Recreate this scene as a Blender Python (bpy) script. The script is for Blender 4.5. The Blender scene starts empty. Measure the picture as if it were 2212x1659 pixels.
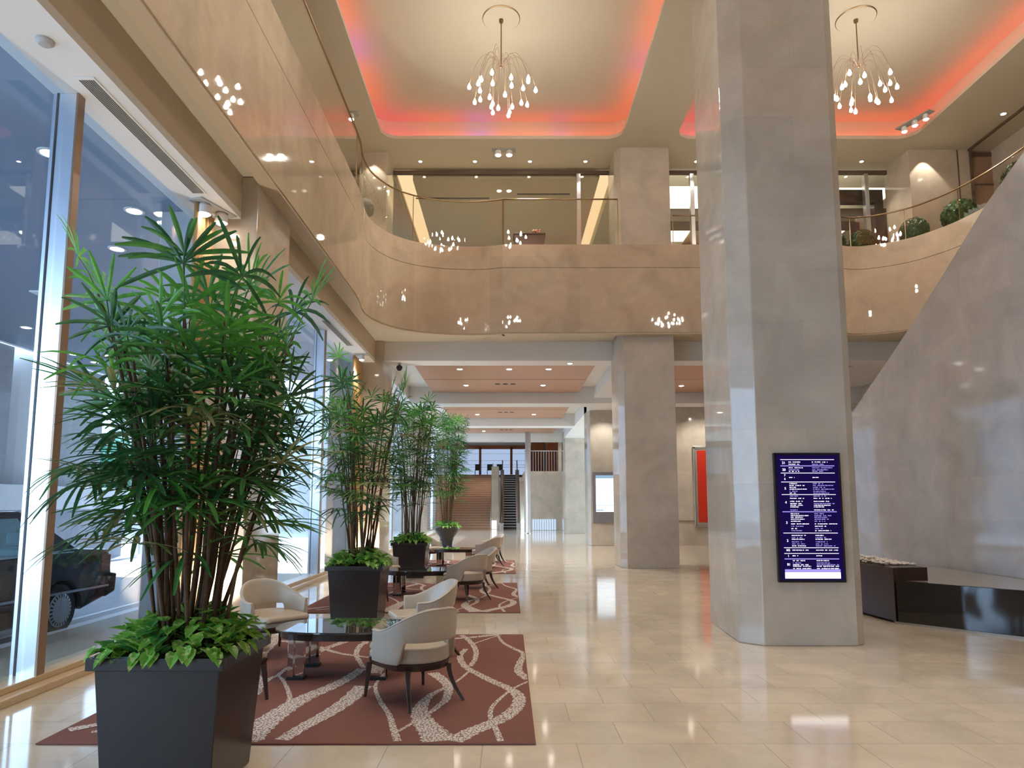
import bpy, bmesh, math, random
from math import sin, cos, pi, radians, sqrt, atan2
from mathutils import Vector, Matrix
C = bpy.context.scene.collection
rng = random.Random(11)

# ------------------------------------------------------------------ helpers
class MB:
    def __init__(s): s.v=[]; s.f=[]; s.m=[]
    def add(s, vs, fs, mi=0):
        o=len(s.v); s.v += [tuple(p) for p in vs]
        s.f += [tuple(i+o for i in f) for f in fs]; s.m += [mi]*len(fs); return s
    def box(s,x0,x1,y0,y1,z0,z1,mi=0):
        return s.add([(x0,y0,z0),(x1,y0,z0),(x1,y1,z0),(x0,y1,z0),(x0,y0,z1),(x1,y0,z1),(x1,y1,z1),(x0,y1,z1)],
            [(0,3,2,1),(4,5,6,7),(0,1,5,4),(1,2,6,5),(2,3,7,6),(3,0,4,7)],mi)
    def prism(s,poly,z0,z1,mi=0,top=None):
        n=len(poly); t=top or poly
        vs=[(p[0],p[1],z0) for p in poly]+[(p[0],p[1],z1) for p in t]
        fs=[tuple(range(n))[::-1],tuple(range(n,2*n))]+[(i,(i+1)%n,n+(i+1)%n,n+i) for i in range(n)]
        return s.add(vs,fs,mi)
    def prism_x(s,poly,x0,x1,mi=0,):      # poly in (y,z)
        n=len(poly)
        vs=[(x0,p[0],p[1]) for p in poly]+[(x1,p[0],p[1]) for p in poly]
        fs=[tuple(range(n))[::-1],tuple(range(n,2*n))]+[(i,(i+1)%n,n+(i+1)%n,n+i) for i in range(n)]
        return s.add(vs,fs,mi)
    def tube(s,pts,r,seg=8,mi=0,cap=True):
        pts=[Vector(p) for p in pts]; n=len(pts)
        rr=r if isinstance(r,(list,tuple)) else [r]*n
        vs=[]; ref=None
        for i,p in enumerate(pts):
            d=(pts[min(i+1,n-1)]-pts[max(i-1,0)]).normalized()
            if ref is None: ref=Vector((0,0,1)) if abs(d.z)<.9 else Vector((1,0,0))
            a=d.cross(ref)
            if a.length<1e-4: a=d.cross(Vector((0,1,0.3)))
            a.normalize(); b=d.cross(a).normalized(); ref=-b if False else a.cross(d)
            for k in range(seg):
                t=2*pi*k/seg; vs.append(p+a*(rr[i]*cos(t))+b*(rr[i]*sin(t)))
        fs=[(i*seg+k,i*seg+(k+1)%seg,(i+1)*seg+(k+1)%seg,(i+1)*seg+k) for i in range(n-1) for k in range(seg)]
        if cap: fs+= [tuple(range(seg))[::-1],tuple(range((n-1)*seg,n*seg))]
        return s.add(vs,fs,mi)
    def lathe(s,prof,seg=24,c=(0,0,0),mi=0):
        vs=[];n=len(prof)
        for r,z in prof:
            for k in range(seg):
                t=2*pi*k/seg; vs.append((c[0]+max(r,1e-4)*cos(t),c[1]+max(r,1e-4)*sin(t),c[2]+z))
        fs=[(i*seg+k,i*seg+(k+1)%seg,(i+1)*seg+(k+1)%seg,(i+1)*seg+k) for i in range(n-1) for k in range(seg)]
        fs+=[tuple(range(seg))[::-1],tuple(range((n-1)*seg,n*seg))]
        return s.add(vs,fs,mi)
    def wall(s,path,z0,z1,th,mi=0):       # vertical wall following a plan path, thickness to the left
        path=[Vector(p) for p in path]; n=len(path); off=[]
        for i,p in enumerate(path):
            d=(path[min(i+1,n-1)]-path[max(i-1,0)]).normalized()
            off.append(p+Vector((-d.y,d.x))*th)
        vs=[]
        for p,q in zip(path,off): vs+=[(p.x,p.y,z0),(p.x,p.y,z1),(q.x,q.y,z1),(q.x,q.y,z0)]
        fs=[]
        for i in range(n-1):
            a=4*i;b=a+4
            fs+=[(a,b,b+1,a+1),(a+1,b+1,b+2,a+2),(a+2,b+2,b+3,a+3),(a+3,b+3,b,a)]
        fs+=[(0,1,2,3),(4*n-1,4*n-2,4*n-3,4*n-4)]
        return s.add(vs,fs,mi)
    def grid(s,fn,nu,nv,mi=0,closeu=False):
        vs=[fn(i/nu,j/nv) for j in range(nv+1) for i in range(nu+1)]
        fs=[(j*(nu+1)+i,j*(nu+1)+i+1,(j+1)*(nu+1)+i+1,(j+1)*(nu+1)+i) for j in range(nv) for i in range(nu)]
        return s.add(vs,fs,mi)
    def build(s,name,mats,parent=None,smooth=False,bevel=0,bseg=2,recalc=True,solid=0,loc=None):
        me=bpy.data.meshes.new(name); me.from_pydata(s.v,[],s.f)
        if not isinstance(mats,(list,tuple)): mats=[mats]
        for m in mats: me.materials.append(m)
        me.polygons.foreach_set('material_index',s.m)
        if recalc:
            bm=bmesh.new(); bm.from_mesh(me); bmesh.ops.recalc_face_normals(bm,faces=bm.faces); bm.to_mesh(me); bm.free()
        if smooth: me.polygons.foreach_set('use_smooth',[True]*len(me.polygons))
        me.update()
        o=bpy.data.objects.new(name,me); C.objects.link(o)
        if solid:
            k=o.modifiers.new('s','SOLIDIFY'); k.thickness=solid; k.offset=0
        if bevel:
            k=o.modifiers.new('b','BEVEL'); k.width=bevel; k.segments=bseg; k.limit_method='ANGLE'; k.angle_limit=radians(38)
        if parent: o.parent=parent
        if loc: o.location=loc
        return o
def tag(o,label,cat,group=None,kind=None):
    o['label']=label; o['category']=cat
    if group: o['group']=group
    if kind: o['kind']=kind
    return o
def thing(name,label,cat,loc=(0,0,0),rz=0,group=None):
    o=bpy.data.objects.new(name,None); C.objects.link(o); o.empty_display_size=.1
    o.location=loc; o.rotation_euler=(0,0,rz); return tag(o,label,cat,group)
def struct(o,label=None,cat=None):
    o['kind']='structure'
    if label: o['label']=label
    if cat: o['category']=cat
    return o
def kids(o): return [c for c in C.objects if c.parent==o]
KID={}
def copy_tree(o,label=None,loc=None,rz=None,scale=None,parent=None,table=None):
    if table is None:
        table={}
        for c in C.objects:
            if c.parent: table.setdefault(c.parent.name,[]).append(c)
    c=o.copy(); C.objects.link(c)
    if parent: c.parent=parent
    if label: c['label']=label
    if loc is not None: c.location=loc
    if rz is not None: c.rotation_euler=(0,0,rz)
    if scale is not None: c.scale=scale
    for ch in table.get(o.name,[]): copy_tree(ch,parent=c,table=table)
    return c
def arc(cx,cy,r,a0,a1,n): return [(cx+r*cos(radians(a0+(a1-a0)*i/n)),cy+r*sin(radians(a0+(a1-a0)*i/n))) for i in range(n+1)]
def rrect(x0,x1,y0,y1,r,n=5):
    return arc(x1-r,y0+r,r,-90,0,n)+arc(x1-r,y1-r,r,0,90,n)+arc(x0+r,y1-r,r,90,180,n)+arc(x0+r,y0+r,r,180,270,n)
def catmull(p,n=8):
    p=[Vector(q) for q in p]; p=[p[0]*2-p[1]]+p+[p[-1]*2-p[-2]]; out=[]
    for i in range(1,len(p)-2):
        for k in range(n):
            t=k/n;a,b,c,d=p[i-1:i+3]
            out.append(.5*((2*b)+(c-a)*t+(2*a-5*b+4*c-d)*t*t+(3*b-a-3*c+d)*t**3))
    out.append(p[-2]); return out

# ------------------------------------------------------------------ camera
F=1475.; CX=1097.; CY=928.; H=1.7; PT=math.atan(.11)
cam=bpy.data.cameras.new('camera'); co=bpy.data.objects.new('camera',cam); C.objects.link(co)
co.location=(0,0,H); co.rotation_euler=(pi/2+PT,0,0)
cam.sensor_width=36; cam.lens=36*F/2212; cam.shift_x=(1106-CX)/2212; cam.shift_y=(CY-829.5)/2212
cam.clip_start=.05; cam.clip_end=300
bpy.context.scene.camera=co
def at(u,v,z=0):      # a point of the floor (or of a level z) measured on the photo
    a=(u-CX)/F;b=-(v-CY)/F
    d=(a,cos(PT)-b*sin(PT),sin(PT)+b*cos(PT)); t=(z-H)/d[2]
    return (d[0]*t,d[1]*t,z)

# ------------------------------------------------------------------ materials
def newmat(name):
    m=bpy.data.materials.new(name); m.use_nodes=True; nt=m.node_tree; nt.nodes.clear()
    return m,nt
def nd(nt,t,**k):
    n=nt.nodes.new(t)
    for a,b in k.items(): setattr(n,a,b)
    return n
def pbsdf(nt,col=None,rough=.5,metal=0,spec=.5,**k):
    b=nd(nt,'ShaderNodeBsdfPrincipled'); o=nd(nt,'ShaderNodeOutputMaterial'); nt.links.new(b.outputs[0],o.inputs[0])
    if col: b.inputs['Base Color'].default_value=(*col,1)
    b.inputs['Roughness'].default_value=rough; b.inputs['Metallic'].default_value=metal
    b.inputs['Specular IOR Level'].default_value=spec
    for a,v in k.items(): b.inputs[a.replace('_',' ')].default_value=v
    return b
def mix(nt,fac,a,b):
    n=nd(nt,'ShaderNodeMix',data_type='RGBA')
    for s,v in ((n.inputs[0],fac),(n.inputs[6],a),(n.inputs[7],b)):
        if hasattr(v,'is_output') or isinstance(v,bpy.types.NodeSocket): nt.links.new(v,s)
        elif isinstance(v,(int,float)): s.default_value=v
        else: s.default_value=(*v,1)
    return n.outputs[2]
def ramp(nt,src,p0,p1,c0=(0,0,0),c1=(1,1,1)):
    r=nd(nt,'ShaderNodeValToRGB'); e=r.color_ramp.elements
    e[0].position=p0;e[1].position=p1;e[0].color=(*c0,1);e[1].color=(*c1,1); nt.links.new(src,r.inputs[0]); return r.outputs[0]
def noise(nt,vec,scale,detail=4,rough=.55,dist=0):
    n=nd(nt,'ShaderNodeTexNoise'); n.inputs['Scale'].default_value=scale; n.inputs['Detail'].default_value=detail
    n.inputs['Roughness'].default_value=rough; n.inputs['Distortion'].default_value=dist
    if vec: nt.links.new(vec,n.inputs['Vector'])
    return n.outputs[0]
def simple(name,col,rough=.5,metal=0,spec=.5,var=.12,scale=6,bump=0,**k):
    m,nt=newmat(name); b=pbsdf(nt,col,rough,metal,spec,**k)
    tc=nd(nt,'ShaderNodeTexCoord'); n=noise(nt,tc.outputs['Object'],scale)
    d=tuple(max(0,c*(1-var)) for c in col); l=tuple(min(1,c*(1+var)) for c in col)
    nt.links.new(mix(nt,n,d,l),b.inputs['Base Color'])
    if bump:
        bp=nd(nt,'ShaderNodeBump'); bp.inputs['Strength'].default_value=bump; bp.inputs['Distance'].default_value=.01
        nt.links.new(noise(nt,tc.outputs['Object'],scale*12),bp.inputs['Height']); nt.links.new(bp.outputs[0],b.inputs['Normal'])
    return m
def emis(name,col,st):
    m,nt=newmat(name); e=nd(nt,'ShaderNodeEmission'); o=nd(nt,'ShaderNodeOutputMaterial')
    e.inputs[0].default_value=(*col,1); e.inputs[1].default_value=st; nt.links.new(e.outputs[0],o.inputs[0]); return m
def marble(name,col,rough=.12,bw=1.4,bh=.69,joint=.45,floor=False,vein=.35,zoff=0,uoff=0):
    m,nt=newmat(name); b=pbsdf(nt,col,rough,0,.5)
    tc=nd(nt,'ShaderNodeTexCoord'); sep=nd(nt,'ShaderNodeSeparateXYZ'); nt.links.new(tc.outputs['Object'],sep.inputs[0])
    cb=nd(nt,'ShaderNodeCombineXYZ')
    if floor:
        nt.links.new(sep.outputs[0],cb.inputs[0]); nt.links.new(sep.outputs[1],cb.inputs[1])
    else:
        ad=nd(nt,'ShaderNodeMath',operation='ADD'); nt.links.new(sep.outputs[0],ad.inputs[0]); nt.links.new(sep.outputs[1],ad.inputs[1])
        ad2=nd(nt,'ShaderNodeMath',operation='ADD'); nt.links.new(ad.outputs[0],ad2.inputs[0]); ad2.inputs[1].default_value=uoff
        ad3=nd(nt,'ShaderNodeMath',operation='ADD'); nt.links.new(sep.outputs[2],ad3.inputs[0]); ad3.inputs[1].default_value=zoff
        nt.links.new(ad2.outputs[0],cb.inputs[0]); nt.links.new(ad3.outputs[0],cb.inputs[1])
    if floor:
        cc=nd(nt,'ShaderNodeVectorMath',operation='ADD'); nt.links.new(cb.outputs[0],cc.inputs[0]); cc.inputs[1].default_value=(uoff,zoff,0); vec=cc.outputs[0]
    else: vec=cb.outputs[0]
    br=nd(nt,'ShaderNodeTexBrick'); nt.links.new(vec,br.inputs['Vector'])
    br.inputs['Scale'].default_value=1; br.inputs['Brick Width'].default_value=bw; br.inputs['Row Height'].default_value=bh
    br.inputs['Mortar Size'].default_value=.0028 if floor else .002; br.inputs['Mortar Smooth'].default_value=.1; br.inputs['Bias'].default_value=0
    br.inputs['Color1'].default_value=(0,0,0,1); br.inputs['Color2'].default_value=(1,1,1,1); br.inputs['Mortar'].default_value=(.5,.5,.5,1)
    n1=noise(nt,tc.outputs['Object'],1.3,5,.6,.6); n2=noise(nt,tc.outputs['Object'],7 if floor else 4,7,.68,1.4 if floor else .6)
    d=tuple(c*(1-.16) for c in col); l=tuple(min(1,c*1.1) for c in col)
    base=mix(nt,ramp(nt,n1,.3,.7),d,l)
    vc=(col[0]*.92,col[1]*.72,col[2]*.55)
    base=mix(nt,ramp(nt,n2,.52,.72,(0,0,0),(vein,)*3),base,vc)
    tint=nd(nt,'ShaderNodeMix',data_type='RGBA',blend_type='MULTIPLY'); tint.inputs[0].default_value=1
    nt.links.new(base,tint.inputs[6]); nt.links.new(ramp(nt,br.outputs[0],0,1,(.93,.93,.93),(1.04,1.02,1.0)),tint.inputs[7])
    out=mix(nt,br.outputs['Fac'],tint.outputs[2],tuple(c*(1-joint) for c in col))
    nt.links.new(out,b.inputs['Base Color'])
    rr=nd(nt,'ShaderNodeMapRange'); nt.links.new(n2,rr.inputs[0]); rr.inputs[3].default_value=rough*.7; rr.inputs[4].default_value=rough*1.5
    nt.links.new(rr.outputs[0],b.inputs['Roughness'])
    return m
def glass(name,tint=(.93,.96,1),refl=1.0,f0=.04):
    m,nt=newmat(name); t=nd(nt,'ShaderNodeBsdfTransparent'); g=nd(nt,'ShaderNodeBsdfGlossy'); o=nd(nt,'ShaderNodeOutputMaterial')
    t.inputs[0].default_value=(*tint,1); g.inputs['Roughness'].default_value=0.01; g.inputs[0].default_value=(1,1,1,1)
    lw=nd(nt,'ShaderNodeLayerWeight'); lw.inputs[0].default_value=.5
    pw=nd(nt,'ShaderNodeMath',operation='POWER'); nt.links.new(lw.outputs['Facing'],pw.inputs[0]); pw.inputs[1].default_value=5
    mu=nd(nt,'ShaderNodeMath',operation='MULTIPLY_ADD'); nt.links.new(pw.outputs[0],mu.inputs[0]); mu.inputs[1].default_value=(1-f0)*refl; mu.inputs[2].default_value=f0*refl
    mx=nd(nt,'ShaderNodeMixShader'); nt.links.new(mu.outputs[0],mx.inputs[0]); nt.links.new(t.outputs[0],mx.inputs[1]); nt.links.new(g.outputs[0],mx.inputs[2])
    nt.links.new(mx.outputs[0],o.inputs[0]); return m
def leafmat(name,col,col2,sc=9,trans=.35,rough=.38,edge=None):
    m,nt=newmat(name); b=nd(nt,'ShaderNodeBsdfPrincipled'); o=nd(nt,'ShaderNodeOutputMaterial')
    tr=nd(nt,'ShaderNodeBsdfTranslucent'); mx=nd(nt,'ShaderNodeMixShader'); mx.inputs[0].default_value=trans
    tc=nd(nt,'ShaderNodeTexCoord'); n=noise(nt,tc.outputs['Object'],sc,3); c=mix(nt,ramp(nt,n,.35,.65),col,col2)
    if edge:
        v=noise(nt,tc.outputs['Object'],38,2); c=mix(nt,ramp(nt,v,.56,.62),c,edge)
    nt.links.new(c,b.inputs['Base Color']); nt.links.new(c,tr.inputs[0]); b.inputs['Roughness'].default_value=rough
    nt.links.new(b.outputs[0],mx.inputs[1]); nt.links.new(tr.outputs[0],mx.inputs[2]); nt.links.new(mx.outputs[0],o.inputs[0]); return m

MT={}
MT['floor']=marble('polished floor marble',(.66,.56,.43),.07,.67,.5,.42,True,.42,-.1,.18)
MT['pillar']=marble('pillar marble',(.55,.49,.405),.035,1.6,.69,.2,vein=.22,zoff=.11,uoff=.55)
MT['wallm']=marble('wall marble',(.58,.495,.39),.07,1.5,.75,.22,vein=.22)
MT['parapet']=marble('parapet marble',(.55,.44,.32),.022,2.4,3.0,.10,vein=.2,zoff=.4)
MT['stairwall']=marble('stair wall marble',(.50,.465,.43),.06,1.15,.72,.16,vein=.12)
MT['outstone']=marble('outdoor stone',(.40,.42,.44),.5,.9,1.3,.2,vein=.05)
MT['ceil']=simple('cream ceiling paint',(.61,.54,.41),.7,var=.03,scale=.6)
MT['white']=simple('white soffit paint',(.78,.75,.70),.6,var=.02,scale=.6)
MT['beamtan']=simple('tan beam paint',(.60,.48,.33),.6,var=.04,scale=.8)
MT['groove']=simple('dark shadow groove',(.12,.08,.05),.5)
MT['woodpanel']=simple('ceiling wood veneer',(.47,.25,.145),.4,var=.12,scale=2)
MT['steel']=simple('brushed steel',(.80,.83,.88),.28,1,var=.05,scale=3)
MT['mullion_side']=simple('bronze steel',(.34,.23,.16),.35,.6,var=.1)
MT['brass']=simple('bronze rail',(.32,.22,.12),.3,1)
MT['glass']=glass('window glass',(.86,.93,1.0),1.0)
MT['rail_glass']=glass('railing glass',(.97,.97,.94),.9)
MT['sill']=simple('tan sill stone',(.55,.41,.25),.25,var=.12,scale=5)
MT['curtain']=simple('gold curtain fabric',(.50,.30,.13),.6,var=.15,scale=5)
MT['darkwood']=simple('dark espresso wood',(.040,.019,.014),.28,var=.3,scale=14)
MT['leather']=simple('taupe leather',(.50,.425,.33),.33,var=.05,scale=20,bump=.06)
MT['leather2']=simple('taupe leather seat',(.50,.40,.285),.38,var=.05,scale=20,bump=.06)
MT['piping']=simple('leather piping',(.60,.51,.41),.35)
MT['planter']=simple('matt bronze black planter',(.030,.024,.022),.27,.25,var=.2,scale=3)
MT['soil']=simple('potting soil',(.05,.035,.02),.9,var=.5,scale=30)
MT['cane']=simple('fibrous brown cane',(.12,.062,.03),.75,var=.75,scale=45,bump=.5)
MT['petiole']=simple('green petiole',(.10,.17,.05),.5,var=.3)
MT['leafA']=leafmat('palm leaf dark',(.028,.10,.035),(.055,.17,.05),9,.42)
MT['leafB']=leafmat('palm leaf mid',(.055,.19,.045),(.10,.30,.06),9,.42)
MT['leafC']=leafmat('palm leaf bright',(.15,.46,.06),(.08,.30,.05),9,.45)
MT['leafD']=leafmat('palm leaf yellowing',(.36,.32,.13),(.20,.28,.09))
MT['pothos']=leafmat('pothos leaf',(.17,.44,.05),(.32,.62,.10),7,.35,.3,(.75,.80,.32))
MT['pothosB']=leafmat('pothos leaf deep',(.08,.30,.07),(.16,.42,.08),7,.35,.3)
MT['topiary']=leafmat('boxwood leaf',(.02,.06,.015),(.05,.12,.025),12,.15)
MT['tableglass']=simple('dark mirrored table glass',(.05,.055,.05),.02,.0,1.0,var=.05,Coat_Weight=1.0,Coat_Roughness=.01)
MT['chrome']=simple('mirror polished steel',(.62,.60,.58),.05,1,var=.03)
MT['black']=simple('black metal',(.01,.01,.012),.35)
MT['granite']=simple('polished black granite',(.010,.010,.011),.05,0,.8,var=.5,scale=60)
MT['brgranite']=simple('brown speckled granite',(.055,.028,.018),.22,0,.2,var=.9,scale=70)
MT['ledge']=simple('grey granite ledge',(.36,.33,.29),.2,var=.08,scale=30)
MT['pebble']=simple('white pebbles',(.78,.74,.68),.6,var=.1)
MT['carpaint']=simple('black car paint',(.005,.006,.010),.07,0,.35,var=.05,Coat_Weight=.25,Coat_Roughness=.02)
MT['cartrim']=simple('car chrome trim',(.6,.6,.62),.15,1)
MT['rubber']=simple('tyre rubber',(.018,.018,.02),.7)
MT['hubcap']=simple('hubcap silver',(.50,.52,.55),.35,.5,var=.03)
MT['carglass']=glass('car glass',(.55,.72,.72),1.0)
MT['seatgrey']=simple('car seat cover',(.45,.5,.55),.7)
MT['lamp_red']=simple('tail lamp red',(.12,.01,.015),.15)
MT['asphalt']=simple('light asphalt',(.34,.355,.39),.6,var=.12,scale=9,bump=.2)
MT['paving']=simple('tan paving',(.36,.315,.23),.55,var=.1,scale=10)
MT['roadline']=simple('white road paint',(.85,.85,.85),.5)
MT['canopy']=simple('canopy ceiling panel',(.22,.28,.37),.5,var=.04,scale=.6)
MT['whitewall']=simple('white outdoor wall',(.86,.87,.88),.5,var=.03)
MT['greywall']=simple('grey outdoor wall',(.42,.45,.50),.6,var=.05)
MT['treeleaf']=leafmat('tree leaf',(.04,.22,.16),(.12,.40,.28),2,.4)
MT['vent']=simple('vent grille',(.42,.41,.38),.5)
MT['ventdark']=simple('vent slot',(.10,.10,.09),.6)
MT['stairwood']=simple('stair tread brown',(.38,.20,.12),.35,var=.12,scale=4)
MT['stairnose']=simple('stair nosing',(.60,.44,.30),.4)
MT['orange']=simple('orange wood wall',(.42,.12,.04),.45,var=.2,scale=3)
MT['redart']=simple('red lacquer panel',(.62,.035,.015),.35,var=.18,scale=18)
MT['silverframe']=simple('silver leaf frame',(.62,.58,.50),.3,.8)
MT['mountgrey']=simple('grey display housing',(.20,.19,.20),.4)
MT['screenblack']=simple('black screen bezel',(.006,.005,.012),.12)
MT['desk']=simple('dark desk',(.085,.05,.045),.35)
MT['flower']=simple('pink flowers',(.45,.20,.14),.7,var=.4,scale=30)
MT['fabricgrey']=simple('grey lamp shade',(.22,.21,.18),.6)
MT['bulb']=emis('warm glass bulb',(1,.94,.85),105)
MT['spotE']=emis('spot lamp',(1,.93,.82),30)
MT['downE']=emis('downlight lamp',(1,.93,.80),28)
MT['outE']=emis('canopy downlight',(1,.96,.9),16)
MT['stripE']=emis('cove strip light',(1,.72,.42),1.15)
MT['panelE']=emis('luminous ceiling panel',(1,.93,.80),2.2)
MT['screenblue']=emis('screen glow deep violet',(.010,.004,.060),1.0)
MT['textE']=emis('screen text white',(.80,.78,1),1.6)
MT['textE2']=emis('screen text violet',(.42,.36,.95),1.0)
MT['whiteE']=emis('white screen area',(1,1,1),1.9)
MT['mapE']=emis('wall display glow',(.80,.92,1),1.7)
MT['mapE2']=emis('wall display marks',(.35,.55,.75),.9)
MT['winE']=emis('bright far window',(.55,.70,1),.75)
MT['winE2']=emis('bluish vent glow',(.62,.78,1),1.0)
# carpet
def carpet(name,ribbon):
    m,nt=newmat(name); b=pbsdf(nt,None,.95,0,.1)
    tc=nd(nt,'ShaderNodeTexCoord')
    if ribbon:
        v=nd(nt,'ShaderNodeTexVoronoi',feature='DISTANCE_TO_EDGE'); v.inputs['Scale'].default_value=34; nt.links.new(tc.outputs['Object'],v.inputs['Vector'])
        c=mix(nt,ramp(nt,v.outputs[0],.05,.16),(.27,.15,.12),(.70,.65,.58))
    else:
        n=noise(nt,tc.outputs['Object'],1.1,4,.6); n2=noise(nt,tc.outputs['Object'],220,2)
        c=mix(nt,ramp(nt,n,.3,.7),(.23,.105,.08),(.27,.122,.092)); c=mix(nt,n2,c,(.19,.082,.065))
        bp=nd(nt,'ShaderNodeBump'); bp.inputs['Strength'].default_value=.4; bp.inputs['Distance'].default_value=.004
        nt.links.new(n2,bp.inputs['Height']); nt.links.new(bp.outputs[0],b.inputs['Normal'])
    nt.links.new(c,b.inputs['Base Color']); return m
MT['rug']=carpet('brown rug pile',False); MT['ribbon']=carpet('cream speckled ribbon weave',True)

# ------------------------------------------------------------------ THE ROOM
ZC=11.9; YB=-7.5; ZR=12.6
struct(MB().box(-4.6,14.2,YB,62,-.25,0).build('floor',MT['floor']))
# --- window wall
def slabs(name,items,mat,**k):
    m=MB()
    for b in items: m.box(*b)
    return m.build(name,mat,**k)
struct(slabs('trim_1',[(-4.62,-4.22,YB,9.55,0,.07),(-4.62,-4.34,YB,9.55,.07,.13),(-4.62,-4.22,11.1,19.75,0,.07),(-4.62,-4.34,11.1,19.75,.07,.13),(-4.62,-4.22,21.3,44,0,.1)],MT['sill'],bevel=.008))
struct(slabs('ceiling_1',[(-4.62,-3.9,YB,19.8,5.85,5.95)],MT['white']))
struct(slabs('trim_2',[(-4.62,-3.9,YB,19.8,5.95,6.7)],MT['beamtan']))
# panes
wn=1
for y0,y1 in ((YB,0.4),(0.4,6.5),(6.62,9.6),(11.05,15.95),(16.1,19.8),(21.3,30),(31.2,43.5)):
    struct(MB().box(-4.5,-4.485,y0,y1,.1,5.86).build('window_%d'%wn,MT['glass'])); wn+=1
def mullion(y,lab):
    t=thing('window_mullion',lab,'window post',(-4.47,y,.1),0,'steel posts of the window wall')
    MB().box(-.14,.10,-.045,.045,0,5.75).build('post',MT['steel'],t,bevel=.006)
    MB().box(.10,.125,-.055,.055,0,5.75).build('cover_strip',MT['mullion_side'],t,bevel=.004)
    MB().box(-.098,-.078,-.052,-.04,0,5.75).build('glazing_seal',MT['black'],t)
mullion(6.56,'tall brushed steel window post left of the nearest palm')
mullion(16.0,'steel window post in the farther window, beside the second palm')
mullion(26,'steel window post behind the third and fourth palms')
# left pillars + curtains
def pillar(name,poly,z1,lab,mat='pillar',z0=0):
    o=MB().prism(poly,z0,z1).build(name,MT[mat],bevel=.012); return tag(o,lab,'pillar')
def box_poly(x0,x1,y0,y1): return [(x0,y0),(x1,y0),(x1,y1),(x0,y1)]
pillar('marble_pillar',box_poly(-4.62,-3.66,9.58,11.05),6.49,'tan marble wall pillar behind the nearest palm, between two windows','wallm')
pillar('marble_pillar',box_poly(-4.62,-3.66,19.7,21.3),6.49,'tan marble wall pillar beyond the second window bay','wallm')
pillar('marble_pillar',box_poly(-4.62,-3.66,30.0,31.2),6.2,'small far tan wall pillar behind the fourth palm','wallm')
def curtain(x,y0,y1,lab):
    n=60;pts=[]
    for i in range(n+1):
        t=i/n; pts.append((x+.035*sin(t*pi*11)+.01*sin(t*37),y0+(y1-y0)*t))
    m=MB(); 
    m.grid(lambda u,v:(pts[int(round(u*n))][0]*1.0,pts[int(round(u*n))][1],.15+5.68*v),n,6)
    o=m.build('window_curtain',MT['curtain'],smooth=True,solid=.006,recalc=False); tag(o,lab,'curtain','gathered gold curtains at the window wall'); return o
curtain(-4.28,8.95,9.55,'gathered gold curtain at the first wall pillar, behind the top of the nearest palm')
curtain(-4.28,18.6,19.7,'gathered gold curtain at the far end of the second window')
# --- big pillar & mid pillars
pillar('marble_pillar',[(3.11,8.5),(4.24,8.5),(4.37,8.6),(4.37,10.2),(4.2,10.35),(3.12,10.35),(2.96,10.2),(2.87,8.72)],ZC+.1,'large chamfered marble pillar carrying the lit directory screen')
pillar('marble_pillar',[(3.22,18.62),(4.62,18.62),(4.62,20.0),(3.08,20.0),(3.08,18.9)],ZC+.05,'marble pillar rising behind the balcony, left of the large pillar')
pillar('marble_pillar',[(3.5,28.9),(4.7,28.9),(4.7,30.2),(3.4,30.2),(3.4,29.2)],6.1,'marble pillar with the grey framed wall display')
pillar('marble_pillar',[(3.45,41.0),(4.7,41.0),(4.7,42.5),(3.35,42.5),(3.35,41.3)],6.1,'farthest marble pillar, beside the steel column')
struct(MB().box(4.7,14.2,28.95,29.2,0,6.1).build('wall_back_right',MT['wallm']))
struct(MB().box(4.7,14.2,28.9,28.96,1.02,1.035).build('trim_3',MT['groove']))
struct(MB().box(14.0,14.3,YB,30,0,ZC).build('wall_right',MT['wallm']))
struct(MB().box(-7.2,14.3,YB-.2,YB,0,ZR).build('wall_behind',MT['wallm']))
# --- upper left gallery
struct(MB().box(-6.8,-6.6,YB,36,6.5,ZR).build('wall_left',MT['wallm']))
# under-balcony ceiling slab (left strip + far strip + beyond)
RX=11.7
left=[(-3.42,YB),(-3.42,15.3),(-3.52,16.1),(-3.5,16.7),(-3.34,17.25),(-3.02,17.8),(-2.5,18.22),(-1.9,18.45),(-1.3,18.55),(-.75,18.55),(-.3,18.46),(-.15,18.40)]
lp=[(-3.42,YB),(-3.42,8),(-3.42,15.0)]+[tuple(p) for p in catmull(left[1:],6)][1:]
rp=[tuple(p) for p in catmull([(9.2,18.42),(9.7,18.55),(10.2,18.45),(10.75,18.12),(11.1,17.75),(11.45,17.05),(11.62,16.3),(11.7,15.5)],6)]
full=lp+[(2.6,18.4),(9.0,18.4)]+rp+[(11.7,9),(11.7,YB)]
def off(path,th):
    path=[Vector(p) for p in path]; n=len(path); o=[]
    for i,p in enumerate(path):
        d=(path[min(i+1,n-1)]-path[max(i-1,0)]).normalized(); o.append(tuple(p+Vector((-d.y,d.x))*th))
    return o
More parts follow.
